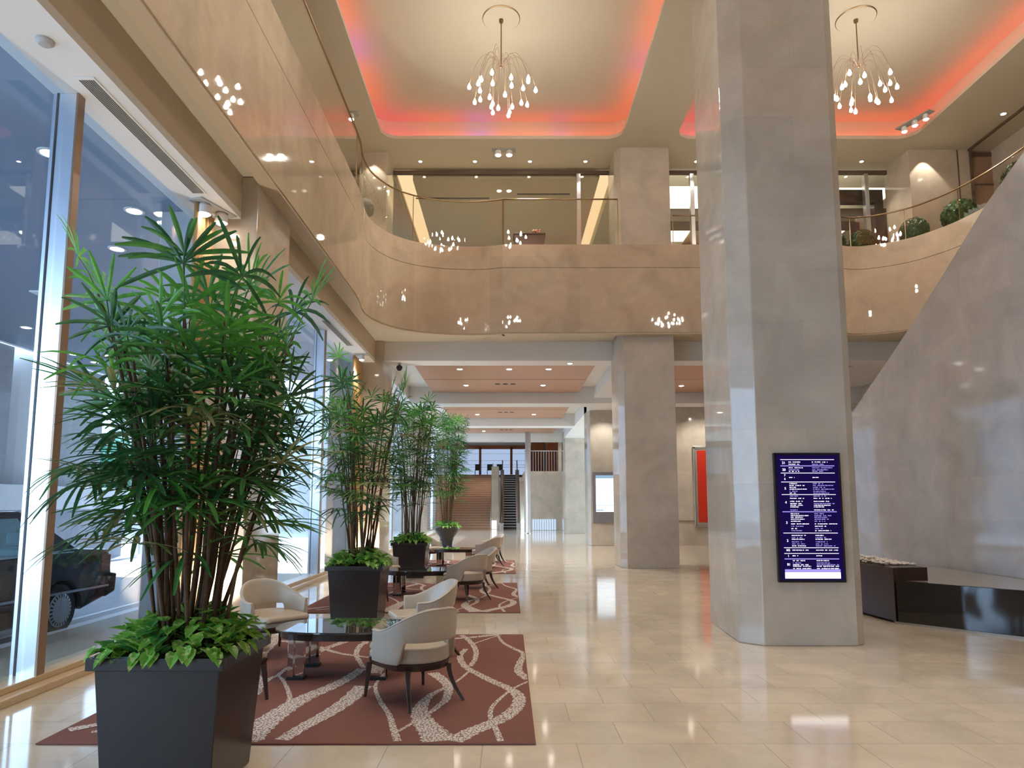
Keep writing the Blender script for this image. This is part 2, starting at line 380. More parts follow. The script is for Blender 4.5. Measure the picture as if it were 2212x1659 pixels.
# slab polygon = outside of the void
def gallery(z0,z1,inset,mat,name):
    P=off(full,inset)
    m=MB()
    # left part, split in strips following the path
    outer=[]
    for p in P:
        if p[1]<15 and p[0]<0: outer.append((-6.7,p[1]))
        elif p[1]<15: outer.append((14.1,p[1]))
        else: outer.append((min(14.1,max(-6.7,p[0]+(p[0]-4)*.6)),24.0 if -3.3<p[0]<11.4 else p[1]+ (24-p[1])*min(1,max(0,(p[1]-15)/2.5))))
    n=len(P); vs=[];fs=[]
    for p,q in zip(P,outer): vs+=[(p[0],p[1],z0),(p[0],p[1],z1),(q[0],q[1],z1),(q[0],q[1],z0)]
    for i in range(n-1):
        a=4*i;b=a+4; fs+=[(a,b,b+1,a+1),(a+1,b+1,b+2,a+2),(a+2,b+2,b+3,a+3),(a+3,b+3,b,a)]
    m.add(vs,fs); return m.build(name,mat)
struct(gallery(6.5,6.6,.1,MT['ceil'],'ceiling_2'))
struct(gallery(8.55,8.62,.12,MT['floor'],'floor_upper'))
# parapet as one thing
par=thing('balcony_parapet','curved beige marble balcony front with a thin groove line','balcony',(0,0,0))
MB().wall(full,6.42,8.255,.16).build('lower_panel',MT['parapet'],par)
MB().wall(off(full,.012),8.255,8.268,.14).build('shadow_groove',MT['groove'],par)
MB().wall(full,8.268,8.93,.16).build('upper_panel',MT['parapet'],par)
MB().wall(off(full,.02),6.38,6.42,.22).build('bottom_lip',MT['beamtan'],par)
# glass railing
def railing(path,z1,lab,breaks,name='glass_railing'):
    t=thing(name,lab,'railing',(path[0][0],path[0][1],8.93)); ox,oy=path[0]
    loc=[(x-ox,y-oy) for x,y in path]
    MB().wall([Vector(p) for p in loc],0,z1-8.95,.012).build('glass_panel',MT['rail_glass'],t)
    MB().tube([(x,y,z1-8.93) for x,y in loc],.022,8).build('handrail',MT['brass'],t,smooth=True)
    for b in breaks:
        x,y=loc[b]; MB().tube([(x,y,0),(x,y,z1-8.93)],.011,6).build('post',MT['brass'],t)
    return t
rl=off(lp,.07)
railing(rl,10.28,'bronze topped glass railing along the left and curved balcony',[2,len(rl)-1,len(rl)//2,1])
MB2=off([(-.15,18.4),(2.6,18.4),(3.1,18.4)],.07)
railing(MB2,10.28,'straight glass railing on the balcony left of the rear pillar',[0,2])
rr=off([(4.64,18.4),(9.0,18.4)]+rp+[(11.7,12),(11.7,9)],.07)
railing(rr,9.8,'glass railing sweeping up over the right balcony with topiary behind',[0,1,8,22,34,len(rr)-2])

# --- atrium ceiling with coves
def cove_hole(x0,x1,y0,y1,r): return rrect(x0,x1,y0,y1,r)
coves=[(-3.5,3.2,10.05,18.15),(4.7,11.35,10.05,18.15),(-3.5,3.2,0.1,8.2),(4.7,11.35,0.1,8.2)]
bm=bmesh.new()
def ceiling_plate():
    xs=[-7,-3.5,3.2,4.7,11.35,14.3]; ys=[YB,0.1,8.2,10.05,18.15,19.95]
    m=MB()
    holes={(1,1),(3,1),(1,3),(3,3)}
    for i in range(5):
        for j in range(5):
            if (i,j) in holes: continue
            x0,x1,y0,y1=xs[i],xs[i+1],ys[j],ys[j+1]
            if i==3 and j==2 or True: pass
            m.box(x0,x1,y0,y1,ZC,ZC+.1)
    # rounded corner fillets of the hole
    for x0,x1,y0,y1 in coves:
        r=.45
        for cx,cy,a,px,py in ((x1-r,y0+r,-90,x1,y0),(x1-r,y1-r,0,x1,y1),(x0+r,y1-r,90,x0,y1),(x0+r,y0+r,180,x0,y0)):
            A=arc(cx,cy,r,a,a+90,6)
            m.prism([(px,py)]+A[::-1],ZC,ZC+.1)
    return m
struct(ceiling_plate().build('ceiling_3',MT['ceil']))
struct(MB().box(-7,14.3,YB,36.2,ZR,ZR+.1).build('ceiling_4',MT['ceil']))
cw=MB(); cc=.34
for x0,x1,y0,y1 in coves:
    P=rrect(x0-cc,x1+cc,y0-cc,y1+cc,.6,6); n=len(P)
    cw.add([(x,y,ZC+.1) for x,y in P]+[(x,y,ZR) for x,y in P],[(i,(i+1)%n,n+(i+1)%n,n+i) for i in range(n)])
struct(cw.build('ceiling_5',MT['ceil'],solid=.01,recalc=False))

def light(kind,name,loc,energy,col,size=.1,rot=None,target=None,spot=None,blend=.6,sizey=None,spread=None):
    l=bpy.data.lights.new(name,kind); l.energy=energy; l.color=col
    if kind=='AREA':
        l.size=size
        if sizey: l.shape='RECTANGLE'; l.size_y=sizey
        if spread: l.spread=spread
    else: l.shadow_soft_size=size
    if kind=='SPOT': l.spot_size=radians(spot); l.spot_blend=blend
    o=bpy.data.objects.new(name,l); C.objects.link(o); o.location=loc
    if target is not None:
        o.rotation_euler=(Vector(target)-Vector(loc)).to_track_quat('-Z','Y').to_euler()
    elif rot: o.rotation_euler=rot
    return o
RED=(1,.055,.02); PINK=(1,.03,.14); PUR=(.5,.10,1); ORG=(1,.10,.025)
def cove_led(x0,x1,y0,y1,cols,en=26):
    # strips lie on the ledge behind the lip and shine up and inwards
    z=ZC+.16; o=.17
    sides=[((x0,y1+o),(x1,y1+o),(0,-1)),((x0-o,y0),(x0-o,y1),(1,0)),((x1+o,y0),(x1+o,y1),(-1,0)),((x0,y0-o),(x1,y0-o),(0,1))]
    for si,(a,b,nrm) in enumerate(sides):
        cl=cols[si]; n=len(cl)
        for k,c in enumerate(cl):
            t=(k+.5)/n; x=a[0]+(b[0]-a[0])*t; y=a[1]+(b[1]-a[1])*t
            L=math.hypot(b[0]-a[0],b[1]-a[1])/n*.98
            wgt=1.0 if c in(RED,ORG) else 1.15
            light('AREA','cove_light',(x,y,z),en*L*wgt/1.6,c,L,target=None,rot=None,sizey=.06)
            ob=C.objects[-1] if False else bpy.data.objects[-1] if False else None
LEDS=[]
def cove_led2(x0,x1,y0,y1,cols,en):
    z=ZC+.13; o=.14
    sides=[((x0,y1+o),(x1,y1+o),(0,-1)),((x0-o,y0),(x0-o,y1),(1,0)),((x1+o,y0),(x1+o,y1),(-1,0)),((x0,y0-o),(x1,y0-o),(0,1))]
    for si,(a,b,nr) in enumerate(sides):
        cl=cols[si]; tot=sum(w for _,w in cl); s=0
        for c,w in cl:
            t=(s+w/2)/tot; s+=w
            x=a[0]+(b[0]-a[0])*t; y=a[1]+(b[1]-a[1])*t; L=math.hypot(b[0]-a[0],b[1]-a[1])*w/tot
            ob=light('AREA','cove_light',(x,y,z),en*L,c,L,sizey=.05)
            d=Vector((-nr[0]*.25,-nr[1]*.25,1)).normalized()
            zax=-d; xax=Vector((abs(nr[1]),abs(nr[0]),0)); yax=zax.cross(xax)
            ob.rotation_euler=Matrix((xax,yax,zax)).transposed().to_euler()
ec=2.5
cove_led2(*coves[0],[[(PINK,1.2),(RED,1.8),(PUR,.7),(ORG,2.4),(PUR,.25),(ORG,2)],[(RED,2),(ORG,3),(PUR,.8),(ORG,2),(PINK,.6)],[(ORG,5),(PUR,.35),(ORG,2)],[(RED,1)]],ec)
cove_led2(*coves[1],[[(PINK,1.5),(PUR,.3),(RED,2),(ORG,3)],[(ORG,5),(PUR,.4),(ORG,1),(PINK,.8)],[(RED,1)],[(RED,1)]],ec)
cove_led2(*coves[2],[[(RED,1)],[(RED,1)],[(RED,1)],[(RED,1)]],ec*.8)
cove_led2(*coves[3],[[(RED,1)],[(RED,1)],[(RED,1)],[(RED,1)]],ec*.8)
WARM=(1,.92,.80); NEUT=(1,.96,.90)

# --- beyond the balcony: beams, white ceiling, wood panels
struct(slabs('ceiling_6',[(-4.62,14.2,20.4,46,6.35,6.45),(-4.62,-3.9,20.4,44,5.85,6.35)],MT['white']))
struct(slabs('trim_4',[(-3.9,14.2,19.8,20.5,5.92,6.5)],MT['white']))
struct(slabs('trim_5',[(-3.9,14.2,26.7,27.7,5.68,6.4)],MT['white']))
struct(slabs('trim_6',[(-3.9,14.2,34.7,35.6,5.7,6.4)],MT['white']))
struct(slabs('trim_7',[(-3.9,14.2,42.1,43,5.62,6.4)],MT['white']))
struct(slabs('trim_8',[(3.4,4.7,20.5,26.7,5.9,6.4),(3.4,4.7,27.7,34.7,5.7,6.4),(3.4,4.7,35.6,42.1,5.7,6.4)],MT['white']))
def wood_ceiling(x0,x1,y0,y1,lab):
    t=thing('ceiling_panel',lab,'ceiling panel',((x0+x1)/2,(y0+y1)/2,6.1)); hx=(x1-x0)/2; hy=(y1-y0)/2
    MB().box(-hx,hx,-hy,-.03,0,.22).build('veneer_board',MT['woodpanel'],t)
    MB().box(-hx,hx,.03,hy,0,.22).build('veneer_board',MT['woodpanel'],t)
    MB().box(-hx+.1,hx-.1,-.03,.03,.08,.2).build('joint_strip',MT['white'],t)
    for x in (-.28,0,.28): MB().lathe([(.10,0),(.10,-.012),(.07,-.012),(.065,.01)],14,(x,.9 if hy>2.3 else 0,0)).build('air_outlet',MT['ventdark'],t)
wood_ceiling(-2.97,2.78,21.0,26.6,'nearest brown wood ceiling panel over the far hall')
wood_ceiling(-2.95,2.78,28.4,34.6,'second brown wood ceiling panel over the far hall')
wood_ceiling(-2.95,2.78,36.2,42.0,'third, farthest brown wood ceiling panel')
wood_ceiling(5.0,11,21.0,26.6,'brown wood ceiling panel right of the rear pillar')
# upper room behind glass wall at y=19.9
struct(slabs('ceiling_7',[(-6.7,-3.5,20,36,11.65,11.75),(-2.91,2.76,20,36,11.65,11.75),(3.27,4.9,20,36,11.65,11.75),(4.9,14.2,30,36,11.65,11.75),(6.7,9.1,20,30,11.65,11.75)],MT['ceil']))
struct(slabs('wall_back_upper',[(-7,14.3,19.95,20.0,12.0,12.6),(14.0,14.3,20,36,8,12.6),(-6.8,5.0,35.8,36,8,12),(4.9,14.2,32,32.2,8,12),(-6.8,14.2,36,36.2,6,12)],MT['wallm']))
def light_slot(x0,x1,lab):
    t=thing('ceiling_light_slot',lab,'light',((x0+x1)/2,28,11.7)); h=(x1-x0)/2
    MB().box(-h,h,-7.9,7.9,.32,.36).build('diffuser',MT['stripE'],t)
    MB().box(-h-.02,-h,-7.9,7.9,-.05,.32).build('side_reveal',MT['ceil'],t); MB().box(h,h+.02,-7.9,7.9,-.05,.32).build('side_reveal',MT['ceil'],t)
    MB().box(-h,-h+.05,-7.9,7.9,.05,.12).build('lamp_rail',MT['ceil'],t)
light_slot(-3.48,-2.93,'glowing ceiling light slot behind the upper glass wall, left of the rear pillar')
light_slot(2.78,3.25,'glowing ceiling light slot behind the upper glass wall, beside the rear pillar')
struct(MB().box(-3.5,14.1,19.84,19.92,11.72,11.84).build('trim_9',MT['groove']))
struct(MB().box(-3.5,3.1,19.87,19.885,8.62,11.72).build('window_20',MT['rail_glass']))
struct(MB().box(4.65,11.5,19.87,19.885,8.62,11.72).build('window_21',MT['rail_glass']))
for x,lab in ((2.15,'steel post of the upper glass wall left of the rear pillar'),(5.6,'steel post of the upper glass wall near the large pillar'),(10.9,'steel post of the upper glass wall above the topiary')):
    tag(MB().box(x-.06,x+.06,19.8,19.98,8.62,11.72).build('glass_wall_post',MT['steel'],bevel=.005),lab,'post','posts of the upper glass wall')
struct(slabs('ceiling_8',[(-3.0,-.6,21.3,21.36,11.63,11.65),(.3,2.0,21.0,21.06,11.63,11.65)],MT['ventdark']))
# luminous ceiling with dark frames behind the glass at right
def lum(x0,x1,lab,frames):
    t=thing('luminous_ceiling',lab,'light',((x0+x1)/2,23,11.55)); h=(x1-x0)/2
    for a,b in frames: MB().box(-h,h,a-23,b-23,0,.05).build('light_panel',MT['panelE'],t)
lum(4.95,6.6,'bright framed ceiling panels behind glass between the two pillars',[(20.4,21.9),(23.0,24.8),(26.3,28.8)])
lum(9.2,12.2,'bright framed ceiling panels behind glass right of the large pillar',[(20.5,21.6),(23.2,26.0)])
struct(slabs('trim_10',[(4.9,14.2,22.0,22.8,11.15,11.6),(4.9,14.2,25.2,26.0,11.0,11.6)],MT['groove']))
# dark portal right of large pillar
t=thing('dark_portal','dark brown doorway frame on the upper floor right of the large pillar','door frame',(10.6,20.3,8.62))
MB().box(-1.9,1.0,-.1,.15,2.38,2.78).build('lintel',MT['darkwood'],t,bevel=.01)
MB().box(.72,1.0,-.1,.15,0,2.38).build('jamb',MT['darkwood'],t,bevel=.01)
MB().box(.40,.68,.75,.85,0,2.1).build('door_leaf',simple('plum door',(.10,.04,.05),.4),t)
tag(MB().box(11.32,11.62,21.25,21.4,8.62,11.0).build('partition_board',simple('pale pink board',(.42,.33,.28),.5)),'pale pink upright board inside the dark doorway frame','partition')
# upper left pillar and right walls
pillar('marble_pillar',box_poly(-4.3,-3.5,18.85,20.0),ZC+.05,'marble pillar at the far left corner of the upper gallery','wallm',8.6)
struct(MB().box(11.56,12.95,18.72,20.0,8.6,ZC).build('wall_upper_right',MT['wallm']))
struct(MB().box(13.0,13.3,18.72,19.0,8.6,ZC).build('wall_upper_right_2',MT['wallm']))
struct(MB().box(12.95,13.0,18.74,19.2,8.6,ZC).build('trim_11',MT['groove']))
struct(MB().box(13.27,13.33,YB,18.8,ZC-.06,ZC).build('trim_12',MT['groove']))
struct(MB().box(13.3,13.36,18.66,18.72,8.6,ZC).build('trim_13',MT['groove']))
struct(MB().box(13.36,16.5,18.8,19.0,8.6,ZC).build('wall_upper_far',simple('brown panel wall',(.36,.22,.14),.5)))
struct(slabs('trim_14',[(13.36,16.5,18.78,18.8,11.72,11.85),(13.36,16.5,18.78,18.8,10.85,10.9)],MT['groove']))
# desk, flowers, floor lamp
t=thing('reception_desk','dark brown desk standing behind the upper glass railing','desk',(.62,19.3,8.62))
MB().box(-.44,.44,-.25,.25,0,.86).build('body',MT['desk'],t,bevel=.01); MB().box(-.47,.47,-.28,.28,.86,.9).build('desk_top',MT['darkwood'],t,bevel=.006)
t=thing('flower_arrangement','small pink flower arrangement on the dark desk upstairs','flowers',(.82,19.3,9.52))
MB().lathe([(.05,0),(.07,.05),(.06,.1)],14).build('vase',MT['darkwood'],t,smooth=True)
m=MB()
for k in range(26):
    a=rng.uniform(0,2*pi);r=rng.uniform(0,.13);z=.12+.09*rng.random()
    m.lathe([(0,-.03),(.03,-.01),(.03,.015),(0,.03)],7,(r*cos(a),r*sin(a),z))
m.build('blossoms',MT['flower'],t)
t=thing('floor_lamp','grey shaded lamp standing behind the balcony curve at far left','lamp',(-4.0,18.0,8.62))
MB().lathe([(.14,0),(.14,.02),(.02,.03),(.015,1.2)],16).build('stand',MT['brass'],t,smooth=True)
MB().lathe([(.12,.95),(.30,1.05),(.32,1.22),(.26,1.38),(.24,1.38)],24).build('lamp_shade',MT['fabricgrey'],t,smooth=True)

# --- screens on pillars
t=thing('directory_screen','tall black floor directory screen with white and violet text on the large pillar','screen',(3.705,8.498,.76))
W=.41
MB().box(-W,W,-.055,0,0,1.58).build('bezel',MT['screenblack'],t,bevel=.004)
dsp=MB().box(-W+.03,W-.03,-.058,-.054,.03,1.55,2)
y=-.0605
def sz(v): return 1.58*(1517-v)/(1517-137.)     # rows measured on the photo crop
rules=[(212,0),(278,1),(357,0),(453,0),(588,0),(770,1),(997,0),(1152,0),(1212,0),(1268,1)]
m=dsp
for v,b in rules:
    z=sz(v); m.box(-.335,.33,y,y+.002,z-.003-.004*b,z+.004,1 if b else 0)
m.box(-.335,.34,y,y+.002,sz(1474),sz(1410),3); m.box(-.335,.34,y,y+.002,sz(1408),sz(1378),1)
rows=[(238,'L'),(262,'V'),(300,'W'),(322,'V'),(338,'V'),(404,'S'),(470,'V1'),(490,'W'),(510,'V'),(530,'W'),(552,'V'),(572,'R'),(604,'V'),(628,'W'),(660,'L'),(684,'W'),(702,'W'),(720,'V1'),(752,'R'),(792,'V1'),(812,'W'),(830,'W'),(850,'W'),(872,'V'),(900,'LL'),(925,'V'),(950,'R'),(972,'V'),(1022,'R'),(1044,'V'),(1062,'L'),(1090,'R'),(1112,'V'),(1132,'W'),(1177,'LL'),(1236,'S'),(1288,'V'),(1312,'V'),(1330,'W'),(1346,'LL'),(1370,'LL')]
rg=random.Random(3)
for v,k in rows:
    z=sz(v); hh=.0065
    for col,(xa,xb) in enumerate(((-.235,-.02),(.055,.325))):
        mi=1 if (col==1 and k in('V','V1','R','W')) and rg.random()<.6 or k in('V','R') and rg.random()<.35 else 0
        end=xa+(xb-xa)*{'S':.3,'V1':.45,'V':rg.uniform(.4,.75),'W':rg.uniform(.6,1),'L':.7,'LL':1,'R':rg.uniform(.3,.95)}[k]
        x=xa
        while x<end:
            w=rg.uniform(.008,.05); w=min(w,end-x+.004)
            # letter-like strokes
            xx=x
            while xx<x+w:
                g=rg.choice((.006,.009)); m.box(xx,min(xx+g,x+w),y,y+.002,z-hh*rg.uniform(.6,1),z+hh*rg.uniform(.6,1),mi); xx+=g+.0022
            x+=w+rg.choice((.006,.008,.02))
def text_mesh(items,me,yy):
    dg=bpy.context.evaluated_depsgraph_get()
    for s,x,z,size in items:
        cu=bpy.data.curves.new('tx','FONT'); cu.body=s; cu.size=size; cu.align_x='CENTER'; cu.align_y='CENTER'; cu.offset=.0008
        ob=bpy.data.objects.new('tx',cu); C.objects.link(ob); bpy.context.view_layer.update()
        dg=bpy.context.evaluated_depsgraph_get(); mm=bpy.data.meshes.new_from_object(ob.evaluated_get(dg))
        me.add([(v.co.x+x,yy,v.co.y+z) for v in mm.vertices],[tuple(p.vertices) for p in mm.polygons])
        bpy.data.objects.remove(ob); bpy.data.meshes.remove(mm)
text_mesh([('21',-.295,sz(247),.042),('20',-.295,sz(322),.042),('7',-.288,sz(382),.036),('6',-.288,sz(420),.036),('5',-.288,sz(523),.042),('4',-.288,sz(672),.042),('3',-.288,sz(888),.042),('2',-.288,sz(1078),.042),('M2',-.285,sz(1178),.036),('1',-.285,sz(1238),.038),('B1',-.285,sz(1328),.04)],dsp,y)
dsp.build('display',[MT['textE'],MT['textE2'],MT['screenblue'],MT['whiteE']],t,recalc=False)
t=thing('wall_display','grey framed portrait display glowing pale blue on a far pillar','screen',(4.1,28.9,.95))
MB().box(-.52,.5,-.09,0,0,2.12).build('housing',MT['mountgrey'],t,bevel=.01)
m=MB().box(-.40,.36,-.095,-.088,.45,1.98,1); rg=random.Random(5)
for k in range(60):
    x=rg.uniform(-.36,.3); z=rg.uniform(.75,1.7); w=rg.uniform(.01,.05); m.box(x,x+w,-.0985,-.096,z,z+.012)
m.box(-.40,.36,-.0985,-.096,.72,.735); m.box(-.39,-.1,-.0985,-.096,.5,.54); m.box(-.40,.36,-.0985,-.096,1.85,1.98)
m.build('display',[MT['mapE2'],MT['mapE']],t)
t=thing('framed_artwork','tall red panel in a silver frame on the far right wall','artwork',(8.82,28.95,.8))
MB().box(-.95,.95,-.07,0,0,3.35).build('backing',MT['silverframe'],t,bevel=.02)
MB().box(-.87,.87,-.078,-.068,.09,3.26).build('mount',MT['ledge'],t)
MB().box(-.82,.82,-.09,-.076,.17,3.19).build('red_panel',MT['redart'],t)
m=MB()
for a in ((-.98,-.88,0,3.35),(.88,.98,0,3.35)): m.box(a[0],a[1],-.12,-.06,a[2],a[3])
m.box(-.98,.98,-.12,-.06,-.02,.1); m.box(-.98,.98,-.12,-.06,3.25,3.37); m.build('frame',MT['silverframe'],t,bevel=.02)

# --- staircase wall at right
prof=[(9.0,7.25),(9.7,6.93),(10.55,6.5),(11.75,5.72),(12.75,5.1),(13.65,4.58),(14.97,3.85),(16.6,2.85),(18.6,1.45),(20.6,.2),(20.6,0)]
t=thing('staircase_wall','tall sloping grey beige marble staircase wall right of the large pillar','wall',(7.7,9.0,0))
poly=[(y_-9,z) for y_,z in prof]+[(-11,0),(-11,8.9),(-2.6,8.9)]
# sloped wall kept as a strip of prisms
m=MB(); top=[(-11,8.9),(-2.2,8.6),(-1.0,7.85)]+[(y_-9,z) for y_,z in prof[:-1]]
vs=[];fs=[]
for yy,zz in top: vs+=[(0,yy,0),(0,yy,zz),(.28,yy,zz),(.28,yy,0)]
n=len(top)
for i in range(n-1):
    a=4*i;b=a+4; fs+=[(a,b,b+1,a+1),(a+1,b+1,b+2,a+2),(a+2,b+2,b+3,a+3),(a+3,b+3,b,a)]
fs+=[(0,1,2,3),(4*n-1,4*n-2,4*n-3,4*n-4)]
m.add(vs,fs); m.build('marble_face',MT['stairwall'],t)
m=MB()
for k in range(30):
    z=8.6-k*.285; yy=-2.2+k*.46
    if z<.2: break
    m.box(.28,3.6,yy,yy+.46,max(0,z-.4),z-.12)
m.build('steps',MT['wallm'],t)
# low granite planter: black front, brown box, pebbles, ledge
bk=thing('granite_planter','low polished black granite planter bench in front of the sloping wall','planter',(5.6,10.0,0))
def P(x,y): return (x-5.6,y-10.0)
fr=[P(5.60,10.03),P(6.56,8.92),P(7.62,7.68),P(7.62,7.78),P(6.6,8.98),P(5.66,10.08)]
MB().prism(fr,.03,.61).build('black_front',MT['granite'],bk,bevel=.004)
MB().prism([P(5.52,10.9),P(5.585,10.06),P(5.68,10.10),P(6.13,10.14),P(6.2,12.3),P(5.6,12.3)],.03,.79).build('brown_end_block',MT['brgranite'],bk,bevel=.006)
MB().prism([P(5.66,10.09),P(7.62,7.79),P(7.66,13.4),P(6.21,13.4),P(6.14,10.13),P(5.7,10.09)],.03,.60).build('grey_ledge',MT['ledge'],bk,bevel=.004)
MB().prism([P(5.58,10.06),P(7.64,7.64),P(7.64,7.9),P(5.62,10.2)],0,.03).build('plinth',MT['ledge'],bk)
m=MB(); rg=random.Random(8)
for k in range(420):
    x=rg.uniform(5.66,6.16); yv=rg.uniform(10.5,12.25)
    hgt=.80+.12*max(0,1-abs(yv-11.2)/.9)*max(0,1-(x-5.6)/.7)*rg.random()
    r=rg.uniform(.02,.04); m.lathe([(0,-r*.6),(r*.8,-r*.3),(r,0),(r*.7,r*.4),(0,r*.6)],6,(x-5.6,yv-10,hgt))
o=m.build('pebble_bed',MT['pebble'],bk); o['kind']='stuff'

# ------------------------------------------------------------------ lamps
def downlight(loc,lab,group,r=.06,mat='downE',up=False):
    t=thing('ceiling_downlight',lab,'light',loc,0,group)
    MB().lathe([(r*1.35,0),(r*1.35,-.012),(r,-.014),(r,-.004)],18).build('trim_ring',MT['white'],t,smooth=False)
    MB().lathe([(r,-.0045),(r*.98,-.016),(.001,-.020)],16).build('lens',MT[mat],t)
    return t
def px(u,v,z): return at(u,v,z)
names=['leftmost','second','third','fourth','fifth','sixth']
for k,(u,v) in enumerate([(911,360),(1027,360),(1144,360),(1262,360),(1497,361),(1848,361)]):
    p=px(u,v,ZC); downlight((p[0],19.4,ZC),'%s small ceiling downlight in the row above the upper glass wall'%names[k],'downlights above the upper glass wall',.05)
    light('SPOT','downlight_beam',(p[0],19.4,ZC-.06),120,WARM,.04,rot=(0,0,0),spot=100)
def spotlight(loc,n,lab,dirs,r=.10,en=300,spot=110,tgt=None,horiz=True):
    t=thing('spotlight_cluster',lab,'light',loc,0)
    MB().box(-.16*n-.02,.16*n+.02,-.12,.12,-.02,0).build('mounting_plate',MT['vent'],t,bevel=.005)
    for k in range(n):
        x=(k-(n-1)/2)*.32
        MB().lathe([(r*.8,-.02),(r,-.05),(r*1.05,-.16),(r*.95,-.16)],18,(x,0,0)).build('lamp_head',MT['white'],t,smooth=False)
        MB().lathe([(r*.93,-.162),(r*.6,-.185),(.001,-.195)],16,(x,0,0)).build('lens',MT['spotE'],t)
        light('SPOT','spot_beam',(loc[0]+x,loc[1],loc[2]-.26),en,WARM,.05,target=tgt or (loc[0]+x,loc[1],0),spot=spot)
    return t
spotlight((-.12,18.75,ZC),2,'pair of bright round spotlights above the upper railing, centre',None,.09,330,120,(-.1,14,0))
spotlight((-4.1,16.9,ZC),1,'bright spotlight above the far left corner of the balcony',None,.07,200,110)
spotlight((10.85,17.2,ZC),3,'row of three spotlights by the right end of the coloured cove',None,.07,180,110,(9,12,0)).rotation_euler=(0,0,radians(-70))
spotlight((8.95,18.8,ZC),1,'spotlight beside the right edge of the large pillar',None,.06,120,110)
downlight((13.0,16.9,ZC),'lone ceiling downlight near the dark upper edge at right','upper right downlight',.06)
spotlight((-4.14,9.2,5.85),2,'pair of bright spotlights in the white soffit above the curtain',None,.085,18,130).rotation_euler=(0,0,radians(70))
spotlight((-4.05,18.6,5.85),1,'single spotlight at the far end of the white window soffit',None,.07,70,130)
for k,(u,v,yy) in enumerate([(993,797,0),(1100,797,0),(1185,797,0),(1007,832,0),(1173,832,0),(1031,895,0),(1153,895,0),(1045,931,0)]):
    p=px(u,v,6.1)
    lab=['front row left','front row middle','front row right','back row left','back row right','left','right','left'][k]
    pn=['nearest','nearest','nearest','nearest','nearest','second','second','third'][k]
    downlight((p[0],p[1],6.1),'%s round downlight in the %s brown ceiling panel'%(lab,pn),'downlights in the brown ceiling panels',.085)
    light('SPOT','downlight_beam',(p[0],p[1],6.0),400,NEUT,.05,rot=(0,0,0),spot=125)
p=px(1472,833,6.1); downlight((p[0],p[1],6.1),'round downlight in the brown ceiling panel right of the rear pillar','downlight right of pillar',.085)
light('SPOT','downlight_beam',(p[0],p[1],6.0),200,NEUT,.05,rot=(0,0,0),spot=125)
light('SPOT','downlight_beam',(8.3,27,5.6),260,NEUT,.05,target=(8.5,28.9,2.5),spot=110)
p=px(1232,783,5.92); downlight((p[0],20.15,5.92),'small downlight on the underside of the nearest white beam','beam downlight',.07)
light('SPOT','downlight_beam',(p[0],20.15,5.85),160,NEUT,.05,rot=(0,0,0),spot=125)
light('SPOT','downlight_beam',(4.1,27.9,5.6),150,NEUT,.05,target=(4.1,28.9,2),spot=110)
# chandeliers
def chandelier(loc,lab,seed):
    rg=random.Random(seed)
    t=thing('chandelier',lab,'chandelier',loc,0,'bulb chandeliers in the lit ceiling bays')
    zt=ZR-loc[2]
    MB().lathe([(.425,zt),(.425,zt-.012),(.412,zt-.016),(.41,zt-.01)],40).build('ceiling_ring',MT['brass'],t)
    MB().lathe([(.41,zt),(.41,zt-.025),(.001,zt-.03)],40).build('ceiling_plate',MT['ceil'],t)
    MB().lathe([(.05,zt-.03),(.045,zt-.09),(.012,zt-.11),(.014,.04),(.028,.02),(.02,-.04)],14).build('stem',MT['brass'],t,smooth=True)
    spots=[]
    for n,r,z,ph in ((10,.74,-.62,.1),(8,.50,-.70,.5),(4,.26,-.80,.2),(3,.62,-.50,.9)):
        for k in range(n):
            a=2*pi*(k+ph)/n+rg.uniform(-.12,.12); spots.append((r*rg.uniform(.93,1.06),a,z+rg.uniform(-.10,.10)))
    for r,a,z in spots:
        pts=[]
        ap=.16+.26*rg.random()
        for q in range(13):
            s=q/12; rr_=r*(s**.85) if s<1 else r
            zz=(-.02)+(4*ap*s*(1-s)) + (z+.07)*s**2.2
            pts.append((rr_*cos(a),rr_*sin(a),zz))
        MB().tube(pts,.0032,5).build('arm',MT['mullion_side'],t,smooth=True)
        x,y_,z0=pts[-1]
        MB().lathe([(.004,.02),(.014,.0),(.032,-.045),(.040,-.075),(.030,-.105),(.001,-.118)],10,(x,y_,z0)).build('bulb',MT['bulb'],t,smooth=True)
    return t
CH_E=620
chandelier((-.15,14.3,11.45),'chandelier of small glowing bulbs left of the large pillar',1)
chandelier((7.85,14.3,11.45),'chandelier of small glowing bulbs partly hidden by the large pillar',2)
chandelier((-.15,4.2,11.3),'bulb chandelier in the nearer ceiling bay above the seating, out of frame',3)
chandelier((7.85,4.2,11.3),'bulb chandelier in the nearer ceiling bay by the stair wall, out of frame',4)
for k,(x,y_) in enumerate([(-3.66,2.5),(-3.66,7.5),(-3.66,12.5)]): pass
def uplight(x,y_,lab):
    t=thing('floor_uplight',lab,'light',(x,y_,0.0),0,'uplights at the window wall')
    MB().lathe([(.09,0),(.09,.012),(.07,.014),(.07,.006)],20).build('ring',MT['steel'],t)
    MB().lathe([(.068,.006),(.001,.009)],20).build('lens',MT['downE'],t)
    light('SPOT','uplight_beam',(x,y_,.05),400,WARM,.04,rot=(pi,0,0),spot=95,blend=.9)
uplight(-3.95,9.3,'recessed floor uplight in front of the nearest wall pillar')
uplight(-3.95,19.5,'recessed floor uplight in front of the far wall pillar')
uplight(-3.95,2.6,'added unseen floor uplight beside the window, nearer than the planter')  # unseen uplight added to brighten the soffit and balcony underside
